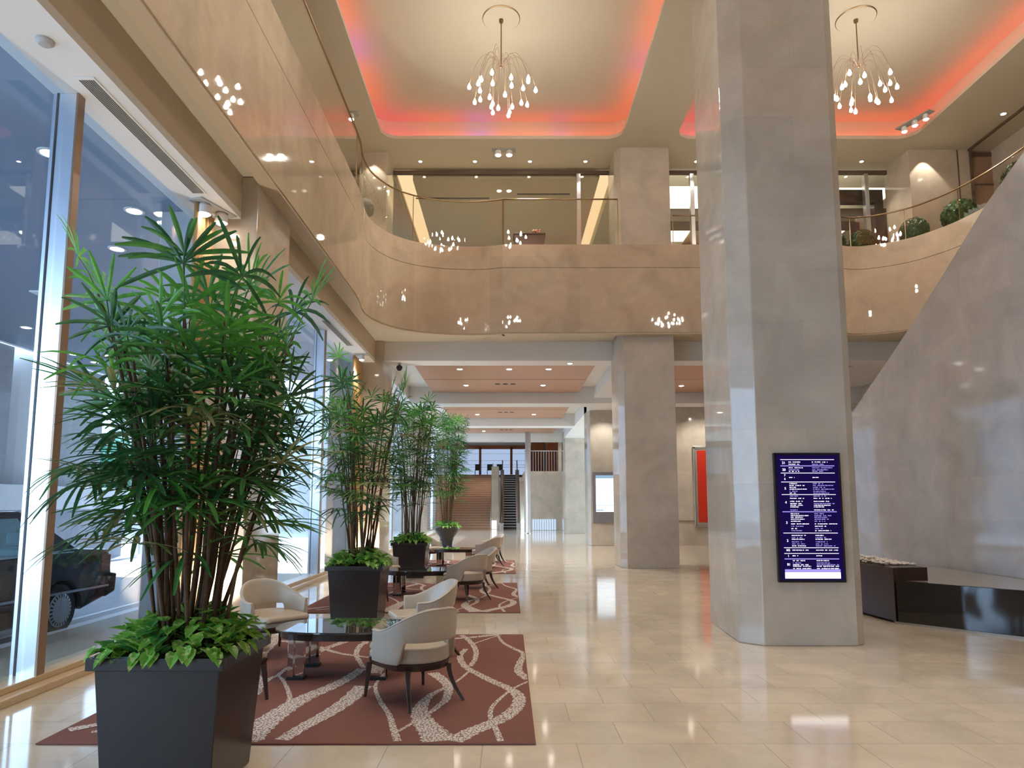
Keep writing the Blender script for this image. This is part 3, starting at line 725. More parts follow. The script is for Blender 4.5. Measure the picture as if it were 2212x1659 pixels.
for x,y_,e in ((-1.6,9.1,520),(.6,9.1,420),(6.2,9.1,420),(-1.6,5.0,420),(1.5,2.0,420),(6,2.5,400),(1.5,-4,450),(7,-4,450),(9.2,9.1,300)):
    light('SPOT','added_atrium_downlight',(x,y_,ZC-.05),e,WARM,.06,rot=(0,0,0),spot=80,blend=.7)  # unseen ceiling spots added to light the seating and front of the room
# soffit fittings
t=thing('air_grille','long slotted air grille in the white soffit above the window','vent',(-4.13,7.5,5.85))
MB().box(-.095,.095,-1.26,1.26,-.012,0).build('frame',MT['white'],t,bevel=.003)
m=MB()
for k in range(7): m.box(-.075+k*.022,-.075+k*.022+.012,-1.22,1.22,-.017,-.009)
m.build('slots',MT['ventdark'],t)
t=thing('air_grille','slotted air grille in the white soffit above the second window','vent',(-4.13,16.3,5.85))
MB().box(-.095,.095,-1.26,1.26,-.012,0).build('frame',MT['white'],t,bevel=.003)
m=MB()
for k in range(7): m.box(-.075+k*.022,-.075+k*.022+.012,-1.22,1.22,-.017,-.009)
m.build('slots',MT['ventdark'],t)
tag(MB().lathe([(.075,0),(.075,-.02),(.05,-.045),(.001,-.05)],20).build('smoke_detector',MT['vent'],loc=(-4.16,5.72,5.85),smooth=False),'round grey smoke detector in the white soffit, top left','detector')
for (x,y_,z,lab) in ((-3.25,20.15,5.92,'small black dome camera under the nearest white beam, left end'),(-3.2,27.2,5.68,'small black dome camera under the second white beam')):
    t=thing('security_camera',lab,'camera',(x,y_,z)); MB().lathe([(.05,0),(.05,-.04),(.02,-.05)],12).build('mount',MT['vent'],t)
    MB().lathe([(.02,-.05),(.085,-.09),(.095,-.15),(.06,-.22),(.001,-.24)],14).build('dome',MT['black'],t,smooth=True)

# ------------------------------------------------------------------ far end: stairs, escalator, column
t=thing('steel_column','slender polished steel column in front of the escalator','column',(1.22,41.3,0))
MB().lathe([(.19,0),(.19,.04),(.165,.05),(.165,6.3)],28).build('shaft',simple('satin steel',(.72,.72,.72),.3,.45,var=.03),t,smooth=True)
MB().lathe([(.22,0),(.22,.03),(.19,.035)],28).build('base_ring',MT['chrome'],t)
st=thing('staircase','wide brown staircase climbing beside the escalator at the far end','stairs',(-2.4,48,0))
N=24; rise=4.1/N
m=MB(); m2=MB()
for k in range(N):
    m.box(-2.2,1.25,k*.3,N*.3,k*rise,(k+1)*rise-.03); m2.box(-2.2,1.25,k*.3-.02,N*.3,(k+1)*rise-.03,(k+1)*rise)
m.build('risers',MT['stairwood'],st); m2.build('treads',MT['stairnose'],st)
m=MB(); m.tube([(1.2,-.1,0),(1.2,-.1,.9),(1.2,7.1,5.0)],.03,8); m.tube([(1.2,3,1.7),(1.2,3,2.65)],.02,6); m.build('handrail',MT['steel'],st,smooth=True)
es=thing('escalator','narrow escalator with glowing balustrade ends at the far end','escalator',(.15,48,0))
m=MB(); m2=MB()
for k in range(22):
    m.box(-.45,.45,.5+k*.3,7.4,k*rise*24/22,(k+1)*rise*24/22-.035); m2.box(-.45,.45,.48+k*.3,.56+k*.3,(k+1)*rise*24/22-.035,(k+1)*rise*24/22)
m.build('steps',MT['black'],es); m2.build('step_edges',MT['steel'],es)
for sx in (-1,1):
    b=MB().prism_x([(-.2,0),(-.2,.45),(.5,.5),(7.3,4.5),(7.3,4.0),(7.3,0)],sx*.45,sx*.75).build('side_skirt',MT['steel'],es)
    MB().prism_x([(-.2,.45),(-.3,.9),(.4,1.15),(7.2,5.25),(7.2,4.5),(.5,.5)],sx*.57,sx*.59).build('glass_balustrade',MT['rail_glass'],es)
    MB().tube([(sx*.58,-.15,.4),(sx*.58,-.36,.7),(sx*.58,-.15,1.02),(sx*.58,.5,1.2),(sx*.58,7.2,5.25)],.045,8).build('handrail',simple('brown rubber rail',(.28,.17,.12),.4) if sx<0 else MT['mullion_side'],es,smooth=True)
tag(MB().box(-1.15,-.65,48.3,55,0,4.4).build('stair_side_wall',MT['wallm']),'pale wall strip between the staircase and the escalator','wall')
for x,lab in ((-.95,'glowing white panel left of the escalator foot'),(1.05,'glowing white panel right of the escalator foot')):
    tag(MB().box(x-.17,x+.17,47.9,47.95,.02,.6).build('light_box',MT['whiteE']),lab,'light','glowing panels at the escalator foot')
struct(MB().box(1.1,3.4,46,46.3,0,3.94).build('wall_back',MT['wallm']))
t=thing('vent_screen','low bluish ribbed screen at the foot of the far wall','vent',(2.45,46,.02))
MB().box(-.85,.8,-.03,0,0,.72).build('panel',MT['winE2'],t)
m=MB()
for k in range(11): m.box(-.85+k*.16,-.85+k*.16+.04,-.05,-.03,0,.72)
m.build('ribs',MT['steel'],t)
t=thing('metal_railing','slim metal railing on top of the far wall','railing',(2.25,46.1,3.94))
for k in range(13): MB().box(-1.1+k*.18,-1.1+k*.18+.03,-.015,.015,0,1.35).build('baluster',MT['steel'],t)
MB().box(-1.15,1.15,-.03,.03,1.35,1.4).build('top_rail',MT['steel'],t)
struct(slabs('floor_mezzanine',[(-4.6,14,55.2,66,3.9,4.1),(1.1,14,46.2,55.2,3.8,3.94)],MT['stairwood']))
struct(slabs('wall_far',[(-4.8,14,63.8,64,0,9),(-4.8,-4.6,44,64,0,9),(4.6,4.8,43,64,0,9),(3.4,4.7,46,46.3,0,6.4)],MT['wallm']))
struct(slabs('ceiling_9',[(-4.8,14,43,64,6.75,6.85)],MT['ceil']))
struct(slabs('wall_orange',[(2.9,4.55,52,52.2,3.94,6.7),(1.9,2.9,55,55.2,3.94,6.7)],MT['orange']))
t=thing('glazed_front','blue lit restaurant glazing above the staircase','window',(-1.2,58,4.1))
MB().box(-3.2,3.2,-.02,0,0,2.3).build('lit_glass',MT['winE'],t)
m=MB()
for x in (-3.2,-1.15,1.5,3.2): m.box(x-.1,x+.1,-.1,.05,0,2.5)
m.box(-3.3,3.3,-.1,.05,2.3,2.6)
m.build('timber_frame',MT['orange'],t)
m=MB()
for z in (.75,.95,1.3,1.9): m.box(-3.1,3.1,-.06,-.03,z,z+.03)
m.build('shelf_lines',MT['steel'],t)
for x,lab in ((-1.9,'dark restaurant chair behind the stair head, left'),(-.9,'dark restaurant chair behind the stair head, middle'),(-.1,'dark restaurant chair behind the stair head, right')):
    c=thing('restaurant_chair',lab,'chair',(x-.6,56.6,4.1),0,'dark chairs at the stair head')
    MB().box(-.22,.22,-.22,.22,.42,.48).build('seat',MT['black'],c); MB().box(-.22,.22,.18,.22,.5,.95).build('backrest',MT['black'],c)
    for a in(-1,1):
        for b in(-1,1): MB().box(a*.2-.02,a*.2+.02,b*.2-.02,b*.2+.02,0,.42).build('leg',MT['black'],c)

# ------------------------------------------------------------------ rugs
def Q(X,Y): # a point of the near rug read off a photo detail
    p=at(500+X/2.765,1059+Y/2.765); return (p[0],p[1])
rib=[([(1372,872),(1420,905),(1458,960),(1455,1015),(1425,1060)],.075,.05),
([(1400,955),(1365,1000),(1395,1060),(1470,1105),(1560,1150),(1650,1190),(1712,1235),(1712,1290),(1650,1355),(1540,1410),(1440,1450),(1320,1512)],.06,.15),
([(1588,868),(1620,915),(1680,950),(1745,985),(1722,1040),(1715,1090),(1775,1140)],.03,.10),
([(1775,1150),(1690,1190),(1610,1250),(1555,1310),(1548,1370),(1580,1440),(1608,1512)],.025,.05),
([(1600,874),(1530,895),(1430,930)],.03,.03),
([(1200,1100),(1260,1140),(1295,1190),(1280,1260),(1230,1305),(1180,1345)],.12,.04),
([(1290,1180),(1190,1235),(1140,1290),(1125,1345),(1160,1410),(1215,1470),(1245,1515)],.03,.26),
([(1420,1090),(1360,1140),(1300,1180)],.03,.03),
([(1140,1360),(1060,1415),(990,1455)],.03,.03),
([(905,1110),(860,1180),(885,1265),(940,1350),(965,1430),(990,1512)],.03,.06),
([(60,1515),(130,1460),(210,1395),(310,1325),(440,1250),(580,1190),(690,1135),(780,1075)],.26,.10),
([(790,1070),(745,990),(770,935),(800,915),(750,880),(700,870)],.05,.10),
([(760,885),(660,918),(560,955),(490,990),(400,1040),(320,1080)],.12,.05),
([(300,1505),(430,1425),(560,1355),(690,1270),(790,1180)],.11,.17),
([(170,1505),(205,1400),(330,1290),(345,1230),(310,1150),(275,1115)],.06,.03),
([(275,1118),(330,1075),(390,1060)],.05,.03),
([(90,1240),(150,1190),(240,1130),(280,1118)],.10,.03),
([(120,1085),(160,1150),(110,1235)],.04,.18),
([(280,860),(230,930),(150,1000),(80,1050)],.12,.2)]
extra=[([(-3.3,5.35),(-2.9,5.75),(-2.6,6.3),(-2.7,6.9)],.10,.05),([(-3.1,5.3),(-2.75,5.5),(-2.3,5.9)],.05,.1),([(-3.2,7.2),(-2.9,8.0),(-3.1,8.8)],.06,.14),([(-1.9,9.2),(-1.2,8.8),(-.6,8.9),(-.1,9.15)],.05,.1),([(-3.2,8.9),(-2.4,8.5),(-1.9,8.0),(-1.3,7.7)],.08,.05)]
Y0,Y1,X0,X1=5.07,9.18,-3.36,.2
def in_rug(p): return (min(max(p[0],X0+.01),X1-.01),min(max(p[1],Y0+.01),Y1-.01))
def make_rug(lab):
    t=thing('area_rug',lab,'rug',(0,0,0),0,'brown rugs under the seating groups')
    MB().box(X0,X1,Y0,Y1,0.001,.014).build('pile',MT['rug'],t,bevel=.004)
    m=MB()
    for i,(pts,w0,w1) in enumerate([([Q(*p) for p in a],b,c) for a,b,c in rib]+extra):
        c=catmull([Vector(p) for p in pts],7); n=len(c); vs=[]
        for k,p in enumerate(c):
            d=(c[min(k+1,n-1)]-c[max(k-1,0)]).normalized(); nn=Vector((-d.y,d.x)); w=(w0+(w1-w0)*k/(n-1))*.5
            w*=1+.12*sin(k*2.3+i)
            a=in_rug(p+nn*w); b=in_rug(p-nn*w); z=.0148+.00013*i
            vs+=[(a[0],a[1],z),(b[0],b[1],z)]
        m.add(vs,[(2*k,2*k+1,2*k+3,2*k+2) for k in range(n-1)])
    o=m.build('ribbon_pattern',MT['ribbon'],t,recalc=False); return t
r1=make_rug('nearest brown rug with cream speckled ribbons, under the first seating group')
copy_tree(r1,'second brown rug with cream ribbons, behind the second planter',(0,5.95,0))
copy_tree(r1,'third, farthest brown rug, under the last seating group',(0,12.1,0))

# ------------------------------------------------------------------ chairs
def make_chair(lab):
    t=thing('tub_armchair',lab,'armchair',(0,0,0),0,'taupe leather tub armchairs'); t.scale=(1.06,1.06,1.0)
    # local: forward = +y
    def dpoly(s,yf,n=14):
        a=[(s*cos(radians(180+180*i/n)),s*sin(radians(180+180*i/n))) for i in range(n+1)]
        return a+[(s*.96,yf-.03),(s*.86,yf+.015),(-s*.86,yf+.015),(-s*.96,yf-.03)]
    MB().prism(dpoly(.285,.30),.345,.405).build('seat_base',MT['leather'],t,smooth=False,bevel=.018,bseg=3)
    MB().prism(dpoly(.272,.335),.405,.465,top=dpoly(.262,.325)).build('seat_cushion',MT['leather2'],t,bevel=.026,bseg=4)
    MB().prism(dpoly(.275,.29),.285,.345,top=dpoly(.29,.305)).build('apron',MT['darkwood'],t,bevel=.006)
    for x,yy,dx,dy in ((-.27,.27,-.02,.03),(.27,.27,.02,.03),(-.2,-.2,-.06,-.13),(.2,-.2,.06,-.13)):
        n=7; pts=[];rad=[]
        for k in range(n):
            s=k/(n-1); e=s**1.8 if dy<0 else s
            pts.append((x+dx*e,yy+dy*e,.30*(1-s)+.0*s)); rad.append(.028-.013*s)
        MB().tube(pts,rad,4).build('leg',MT['darkwood'],t,bevel=.003)
    R=.30; straight=.15; L=straight*2+pi*R
    def path(s):      # s -1..1
        d=(s+1)/2*L
        if d<straight: return (-R,straight-d,-1)
        if d>L-straight: return (R,d-(L-straight),1)
        a=pi+(d-straight)/R; return (R*cos(a),R*sin(a),0)
    def sm(a,b,x):
        t_=min(1,max(0,(x-a)/(b-a))); return t_*t_*(3-2*t_)
    def ztop(s): 
        a=abs(s); return .80-.20*sm(.08,.86,a)
    def zbot(s):
        a=abs(s); return .345+.185*(1-sm(.40,.50,a))
    nu,nv=72,8; hw=.026
    def surf(s,h,side):
        x,y_,_=path(s); nx,ny=(x/R,y_/R) if y_<0 else ((1 if x>0 else -1),0)
        zz=zbot(s)+(ztop(s)-zbot(s))*h
        lean=.055*max(0,(zz-.5)/.3)*(1-abs(s)*.6)
        bulge=.008*sin(pi*h)
        o=lean+side*(hw+bulge)*(1-.35*h)
        return (x+nx*o,y_+ny*o,zz)
    m=MB(); ring=[]
    # closed cross-section: outer bottom->top, rounded rim, inner top->bottom
    sec=[(h/nv,1) for h in range(nv+1)]+[(1.0,.5,.012),(1.0,0,.017),(1.0,-.5,.012)]+[(1-h/nv,-1) for h in range(nv+1)]
    ns=len(sec); vs=[]
    for i in range(nu+1):
        s=-1+2*i/nu
        for q in sec:
            p=surf(s,q[0],q[1]); 
            if len(q)==3: p=(p[0],p[1],p[2]+q[2])
            vs.append(p)
    fs=[(i*ns+k,(i+1)*ns+k,(i+1)*ns+(k+1)%ns,i*ns+(k+1)%ns) for i in range(nu) for k in range(ns)]
    fs+=[tuple(range(ns)),tuple(range(nu*ns,(nu+1)*ns))[::-1]]
    m.add(vs,fs); m.build('backrest_shell',MT['leather'],t,smooth=True,bevel=.010,bseg=2)
    pts=[]
    for i in range(61):
        s=-1+2*i/60; p=surf(s,1,1); pts.append((p[0],p[1],p[2]+.004))
    MB().tube(pts,.0055,6).build('piping',MT['piping'],t,smooth=True)
    # low rear bolster closing the seat
    arcp=[(.285*cos(radians(a)),.285*sin(radians(a))) for a in range(215,326,8)]
    m=MB(); m.wall([Vector(p) for p in arcp],.35,.475,.06); m.build('rear_bolster',MT['leather'],t,bevel=.02,bseg=3)
    return t
def face(fx,fy): return atan2(-fx,fy)
first=make_chair('taupe leather armchair seen from behind, front right on the nearest rug')
first.location=(-.82,6.22,.014); first.rotation_euler=(0,0,face(-.66,.75))
chairs=[('taupe leather armchair at the back right of the nearest table',(-.97,8.05),(-.93,-.36)),
('taupe leather armchair at the back left of the nearest table, facing the camera',(-2.68,7.98),(.72,-.70)),
('taupe leather armchair mostly hidden behind the nearest planter',(-2.54,6.16),(.7,.7)),
('taupe armchair front right on the second rug, its back to the aisle',(-.74,12.5),(-.70,.71)),
('taupe armchair back right on the second rug',(-.62,14.25),(-.93,-.36)),
('taupe armchair back left on the second rug, beside the second palm',(-2.6,14.1),(.72,-.70)),
('taupe armchair front left on the second rug, behind the second planter',(-2.54,12.2),(.7,.7)),
('taupe armchair front right on the farthest rug',(-.55,18.9),(-.8,.6)),
('taupe armchair back right on the farthest rug',(-.5,20.5),(-.93,-.36)),
('taupe armchair left on the farthest rug, beside the third planter',(-2.3,20.2),(.72,-.70))]
for lab,(x,y_),(fx,fy) in chairs: copy_tree(first,lab,(x,y_,.014),face(fx,fy))
# tables
def superell(a,b,e=2.6,n=48): 
    r=[]
    for i in range(n):
        t_=2*pi*i/n; c,s=cos(t_),sin(t_); r.append((a*math.copysign(abs(c)**(2/e),c),b*math.copysign(abs(s)**(2/e),s)))
    return r
def make_table(lab):
    t=thing('coffee_table',lab,'table',(-1.66,7.15,.014),0,'dark glass topped coffee tables')
    MB().prism(superell(.68,.44),.445,.465).build('glass_top',MT['tableglass'],t,bevel=.004)
    MB().prism(superell(.63,.39),.375,.445).build('apron',MT['darkwood'],t)
    for sx in(-1,1):
        for sy in(-1,1):
            l=MB(); cx,cy=sx*.40,sy*.27; w=.075
            l.box(cx-w,cx+w,cy-.03,cy+.03,.03,.375) ; l.box(cx+sx*.02,cx+sx*w,cy-.06,cy+.06,.03,.375)
            lg=l.build('leg',MT['chrome'],t,bevel=.003)
            MB().box(cx-w-.004,cx+w+.004,cy-.064,cy+.064,0,.03).build('foot',MT['black'],lg)
    return t
t1=make_table('dark glass coffee table with mirrored legs on the nearest rug')
copy_tree(t1,'dark glass coffee table on the second rug',(-1.66,13.25,.014))
copy_tree(t1,'small distant dark coffee table on the farthest rug',(-1.5,19.5,.014))

# ------------------------------------------------------------------ palms
def fan(m,base,d,L,n,rg,mi,droop=.35,spread=115):
    d=d.normalized(); up=Vector((0,0,1)); side=d.cross(up)
    if side.length<.1: side=Vector((1,0,0))
    side.normalize(); nrm=side.cross(d).normalized()
    if nrm.z<0: nrm=-nrm
    for k in range(n):
        a=radians(-spread+2*spread*(k+.5)/n+rg.uniform(-7,7)); 
        dl=(d*cos(a)+side*sin(a)+nrm*(.12+.10*cos(a))).normalized()
        ll=L*(.78+.26*cos(a*.6))*rg.uniform(.85,1.1); w=ll*rg.uniform(.025,.038)+.003
        sd=dl.cross(nrm).normalized(); dr=droop*rg.uniform(.6,1.5)
        ns=5; vs=[];
        for q in range(ns+1):
            s=q/ns; p=base+dl*(ll*s*(1-.10*dr*s))-up*(dr*ll*s*s*.75)
            ww=w*(.18+.82*min(1,s*3.2))*(1 if s<.75 else 1-.62*(s-.75)/.25)
            vs+=[p+sd*ww+nrm*ww*.35,p,p-sd*ww+nrm*ww*.35]
        fs=[]
        for q in range(ns):
            a0=3*q; fs+=[(a0,a0+1,a0+4,a0+3),(a0+1,a0+2,a0+5,a0+4)]
        m.add(vs,fs,mi)
def heart(m,p,d,size,rg,mi):
    d=d.normalized(); up=Vector((0,0,1)); s=d.cross(up)
    if s.length<.1: s=Vector((1,0,0))
    s.normalize(); n=s.cross(d).normalized(); 
    out=[(0,-.05),(.30,-.12),(.5,.12),(.45,.45),(.22,.8),(0,1.05),(-.22,.8),(-.45,.45),(-.5,.12),(-.30,-.12)]
    vs=[p+d*(.35*size)-n*(.05*size)]
    for x,y_ in out: vs.append(p+s*(x*size*.85)+d*(y_*size)+n*(abs(x)*.28*size-.22*size*max(0,y_-.3)**2))
    m.add(vs,[(0,i+1,(i+1)%10+1) for i in range(10)],mi)
def make_palm(loc,rz,lab,seed,h=2.75,ncane=26,pot='square',psize=.39,k=1.0,nf=6,spreadr=.36,flen=.34,potrim=.82,fmin=1.3):
    rg=random.Random(seed)
    t=thing('potted_palm',lab,'potted plant',loc,rz,'tall palms in dark square planters')
    a=psize;b=psize*.80
    if pot=='square':
        m=MB()
        m.prism(box_poly(-b,b,-b,b),0,potrim-.07,top=box_poly(-a*.93,a*.93,-a*.93,a*.93))
        m.build('planter_body',MT['planter'],t,bevel=.006)
        m=MB()
        r0=a*1.02; ri=a*.86; z0=potrim-.07
        for q in ((-r0,r0,-r0,-ri),(-r0,r0,ri,r0),(-r0,-ri,-ri,ri),(ri,r0,-ri,ri)): m.box(q[0],q[1],q[2],q[3],z0,potrim)
        m.build('planter_rim',MT['planter'],t,bevel=.004)
        MB().box(-ri,ri,-ri,ri,z0-.02,potrim-.035).build('soil',MT['soil'],t)
    else:
        MB().lathe([(.30,0),(.30,.03),(.24,.06),(.27,.45),(.42,potrim-.2),(.50,potrim-.04),(.50,potrim),(.44,potrim)],28).build('planter_body',MT['planter'],t,smooth=True)
        MB().lathe([(.44,potrim-.06),(.44,potrim-.04)],24).build('soil',MT['soil'],t)
    zb=potrim-.05; fm=MB(); pm=MB()
    for c in range(ncane):
        an=rg.uniform(0,2*pi); r0=.21*sqrt(rg.random()); hh=(.45+.55*sqrt((c+.5)/ncane))*h*rg.uniform(.94,1.04)
        r1=r0+spreadr*rg.uniform(.25,1.0)*(.5+.5*hh/h); an1=an+rg.uniform(-.35,.35)
        pts=[];rad=[]
        for q in range(9):
            s=q/8; rr_=r0+(r1-r0)*s**1.4; aa=an+(an1-an)*s
            pts.append((rr_*cos(aa)+.012*sin(q*1.7+c),rr_*sin(aa)+.012*cos(q*2.1+c),zb+hh*s)); rad.append((.0135-.0055*s)*rg.uniform(.85,1.2))
        MB().tube(pts,rad,6).build('cane',MT['cane'],t,smooth=True)
        nfr=nf+rg.randint(-1,1)
        for f in range(nfr):
            s=1-(f/nfr)*.62 if f else 1.0
            z=zb+hh*s
            if z<fmin: continue
            i=min(7,int(s*8)); fr=s*8-i; P0=Vector(pts[i]).lerp(Vector(pts[min(8,i+1)]),min(1,fr))
            aa=f*2.4+rg.uniform(-.4,.4)+an; 
            if rg.random()<.55: aa=an+rg.uniform(-1.0,1.0)
            el=radians(68-52*(f/nfr)+rg.uniform(-10,10)) if f<3 else radians(rg.uniform(0,38))
            d=Vector((cos(aa)*cos(el),sin(aa)*cos(el),sin(el)))
            pl=rg.uniform(.14,.34); mid=P0+d*pl*.5; end=P0+d*pl-Vector((0,0,.05*rg.random()))
            fm.tube([P0,mid,end],.0042,4,4)
            dd=(d+Vector((0,0,-.45 if f>1 else -.1))).normalized()
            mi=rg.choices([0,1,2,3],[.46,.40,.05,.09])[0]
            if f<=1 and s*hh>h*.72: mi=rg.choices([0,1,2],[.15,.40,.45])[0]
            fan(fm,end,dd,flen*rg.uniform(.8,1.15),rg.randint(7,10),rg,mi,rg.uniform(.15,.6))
    fm.build('fronds',[MT['leafA'],MT['leafB'],MT['leafC'],MT['leafD'],MT['petiole']],t,smooth=False,recalc=False)
    gm=MB(); R_=a*.9
    for q in range(330):
        x=rg.uniform(-R_,R_); y_=rg.uniform(-R_,R_)
        if pot!='square' and math.hypot(x,y_)>.46: continue
        e=max(abs(x),abs(y_))/R_; z=potrim-.02+.20*(1-.7*e**3)*rg.uniform(.15,1.15)+.02
        aa=atan2(y_,x)+rg.uniform(-1,1); el=radians(rg.uniform(-35,50))
        heart(gm,Vector((x,y_,z)),Vector((cos(aa)*cos(el),sin(aa)*cos(el),sin(el))),rg.uniform(.065,.115),rg,rg.choices([0,1],[.72,.28])[0])
    for q in range(26):     # trailing over the rim
        aa=rg.uniform(0,2*pi); x=max(-1,min(1,1.35*cos(aa)))*R_*1.08; y_=max(-1,min(1,1.35*sin(aa)))*R_*1.08
        heart(gm,Vector((x,y_,potrim+.06-.05*rg.random())),Vector((cos(aa),sin(aa),-.9)),rg.uniform(.07,.10),rg,0)
    gm.build('ground_cover',[MT['pothos'],MT['pothosB']],t,recalc=False)
    return t
make_palm((-2.03,4.44,0),0,'nearest and largest potted palm in a black square planter, at left',21,h=2.2,ncane=42,psize=.39,nf=5,spreadr=.50,flen=.38)
make_palm((-2.22,10.4,0),0,'second potted palm in a black square planter, behind the nearest table',32,h=2.75,ncane=24,psize=.41,nf=6,spreadr=.42,flen=.34)
make_palm((-2.3,16.5,0),.0,'third potted palm in a black square planter',43,h=3.3,ncane=22,psize=.42,nf=7,spreadr=.45,flen=.36)
make_palm((-2.35,26.6,0),.0,'farthest potted palm in a tapering black pot',54,h=4.3,ncane=22,psize=.5,nf=8,spreadr=.65,flen=.45,pot='round',potrim=.85)

# topiary balls behind the right railing
def topiary(x,y_,r,lab,seed):
    rg=random.Random(seed); t=thing('topiary_ball',lab,'plant',(x,y_,8.62),0,'clipped topiary balls behind the right railing')
    MB().lathe([(r*.42,0),(r*.5,.32),(r*.5,.38),(r*.42,.38)],20).build('pot',MT['planter'],t,smooth=False)
    m=MB(); zc=.34+r*.85
    for q in range(900):
        u=rg.uniform(-1,1); a=rg.uniform(0,2*pi); rr_=sqrt(1-u*u); n=Vector((rr_*cos(a),rr_*sin(a),u)); p=n*r*rg.uniform(.93,1.02)+Vector((0,0,zc))
        tq=Vector((rg.uniform(-1,1),rg.uniform(-1,1),rg.uniform(-1,1))).cross(n).normalized(); b=(n.cross(tq)+n*.5).normalized(); s=r*.075
        m.add([p-tq*s,p+b*s*1.6,p+tq*s,p-b*s*.6],[(0,1,2,3)])
    m.lathe([(.001,zc-r*.93)]+[(r*.93*sin(pi*k/12),zc-r*.93*cos(pi*k/12)) for k in range(1,12)]+[(.001,zc+r*.93)],20)
    m.build('foliage',MT['topiary'],t,recalc=False)
topiary(9.45,19.05,.30,'clipped green ball bush just right of the large pillar, partly hidden',1)
topiary(10.28,19.1,.36,'clipped green ball bush in front of the dark doorway frame',2)
topiary(11.33,18.32,.37,'clipped green ball bush in the middle of the right railing',3)
topiary(12.0,17.4,.43,'clipped green ball bush below the scalloped wall light',4)
topiary(12.25,15.4,.48,'dark clipped bush at the far right above the sloping wall',5)
# wall washer at upper right
light('SPOT','wall_washer',(11.95,18.45,11.75),70,WARM,.03,target=(12.0,18.8,9.6),spot=75,blend=.25)
light('SPOT','wall_washer',(-3.9,18.55,11.75),50,WARM,.03,target=(-3.9,18.9,9.8),spot=75,blend=.3)
light('SPOT','upper_room_light',(0,24,11.4),200,WARM,.1,rot=(0,0,0),spot=150)
light('SPOT','upper_room_light',(8,23,11.2),160,WARM,.1,rot=(0,0,0),spot=150)
light('SPOT','parapet_light',(.2,16.6,11.85),110,WARM,.05,target=(.35,18.35,7.9),spot=38)
light('SPOT','mezzanine_light',(-1,50.5,6.6),550,NEUT,.1,target=(-1.5,50,2),spot=140)  # unseen spot set above the stairs to brighten them
light('SPOT','mezzanine_light',(2.6,44.5,6.3),120,NEUT,.1,target=(2.4,46,2),spot=120)

# ------------------------------------------------------------------ OUTSIDE
struct(MB().box(-60,-6.1,-40,90,-.3,-.1).build('floor_road',MT['asphalt']))
struct(MB().box(-6.1,-4.6,-12,60,-.3,-.02).build('floor_pavement',MT['paving']))
struct(slabs('trim_20',[(-6.28,-6.1,-12,60,-.3,-.02)],MT['whitewall']))
struct(MB().box(-6.9,-6.8,-40,90,-.1,-.095).build('trim_21',MT['roadline']))
# canopy
struct(MB().box(-13.95,-4.6,-4,24.5,6.2,6.6).build('ceiling_canopy',MT['canopy']))
struct(MB().box(-14.1,-13.95,-4,24.5,6.2,6.9).build('trim_22',MT['whitewall']))
for k,((u,v),lab) in enumerate(zip([(108,330),(253,537),(57,707),(205,782),(228,767),(160,765),(290,455)],['largest canopy downlight, upper left of the steel window post','canopy downlight right of the steel window post, above the palm leaves','small canopy downlight at the left picture edge','small canopy downlight left of the palm, lower one','small canopy downlight left of the palm, upper one','small canopy downlight touching the steel window post','canopy downlight high in the window beside the stone column'])):
    p=at(u,v,6.2); downlight((p[0],p[1],6.2),lab,'downlights in the outdoor canopy',.11,'outE')
tag(MB().box(-.25,.25,-.25,.25,-.03,0).build('canopy_vent',MT['whitewall'],loc=(-9.86,14.26,6.2)),'square white vent in the outdoor canopy','vent')
def stone(poly,z1,lab,mat='outstone'): return tag(MB().prism(poly,-.1,z1).build('stone_column',MT[mat],bevel=.02),lab,'column')
stone(box_poly(-5.35,-4.75,10.1,11.2),6.2,'pale stone column outside, seen just left of the palm stems')
stone(box_poly(-5.35,-4.75,20.2,21.3),6.2,'pale stone column outside the second window')
stone(box_poly(-15,-14.12,12,19.2),6.2,'grey stone wall block outside at the left picture edge')
stone(box_poly(-15.2,-14.1,21.2,23.6),6.2,'grey stone column outside, left of the tree')
tag(MB().prism(arc(-16.2,20.6,2.0,-90,90,16),-.1,6.2).build('curved_wall',MT['whitewall'],smooth=False),'sunlit white curved wall between two outdoor columns','wall')
t=thing('white_band_panel','long white horizontal panel outside behind the car','panel',(-13.6,17,-.1))
MB().box(-.09,.1,-9,9,1.65,2.35).build('panel_board',MT['whitewall'],t,bevel=.02)
for k in range(4): MB().box(-.05,.05,-8.6+k*5.7,-8.5+k*5.7,0,1.65).build('support_post',MT['steel'],t)
tag(MB().box(-13.9,-13.7,10,24.5,-.1,1.55).build('grey_boundary_wall',MT['greywall']),'grey wall outside below the long white panel','wall')
tag(MB().box(-30,-29,0,70,-.1,14).build('far_building',MT['whitewall']),'bright white building across the road','building')
tag(MB().box(-28,-5.5,48,49,-.1,9).build('far_building',MT['outstone']),'pale building at the end of the road outside the second window','building')
# tree
t=thing('street_tree','blue green tree outside between the palm and the stone column','tree',(-16.0,27.5,-.1))
MB().tube([(0,0,0),(.05,0,1.4),(-.05,.1,2.6)],[.13,.1,.06],10).build('trunk',MT['cane'],t,smooth=True)
m=MB(); rg=random.Random(9)
for q in range(3200):
    th=rg.uniform(0,2*pi); u=rg.uniform(-1,1); rr_=rg.random()**.4; s_=sqrt(1-u*u)
    p=Vector((1.1*rr_*s_*cos(th),1.1*rr_*s_*sin(th),3.0+1.6*rr_*u)); a=Vector((rg.uniform(-1,1),rg.uniform(-1,1),rg.uniform(-1,1))).normalized(); b=a.cross(Vector((.3,.5,.8))).normalized(); s=.10
    m.add([p-a*s*.5,p+b*s,p+a*s*.5,p-b*s],[(0,1,2,3)])
m.build('crown',MT['treeleaf'],t,recalc=False)

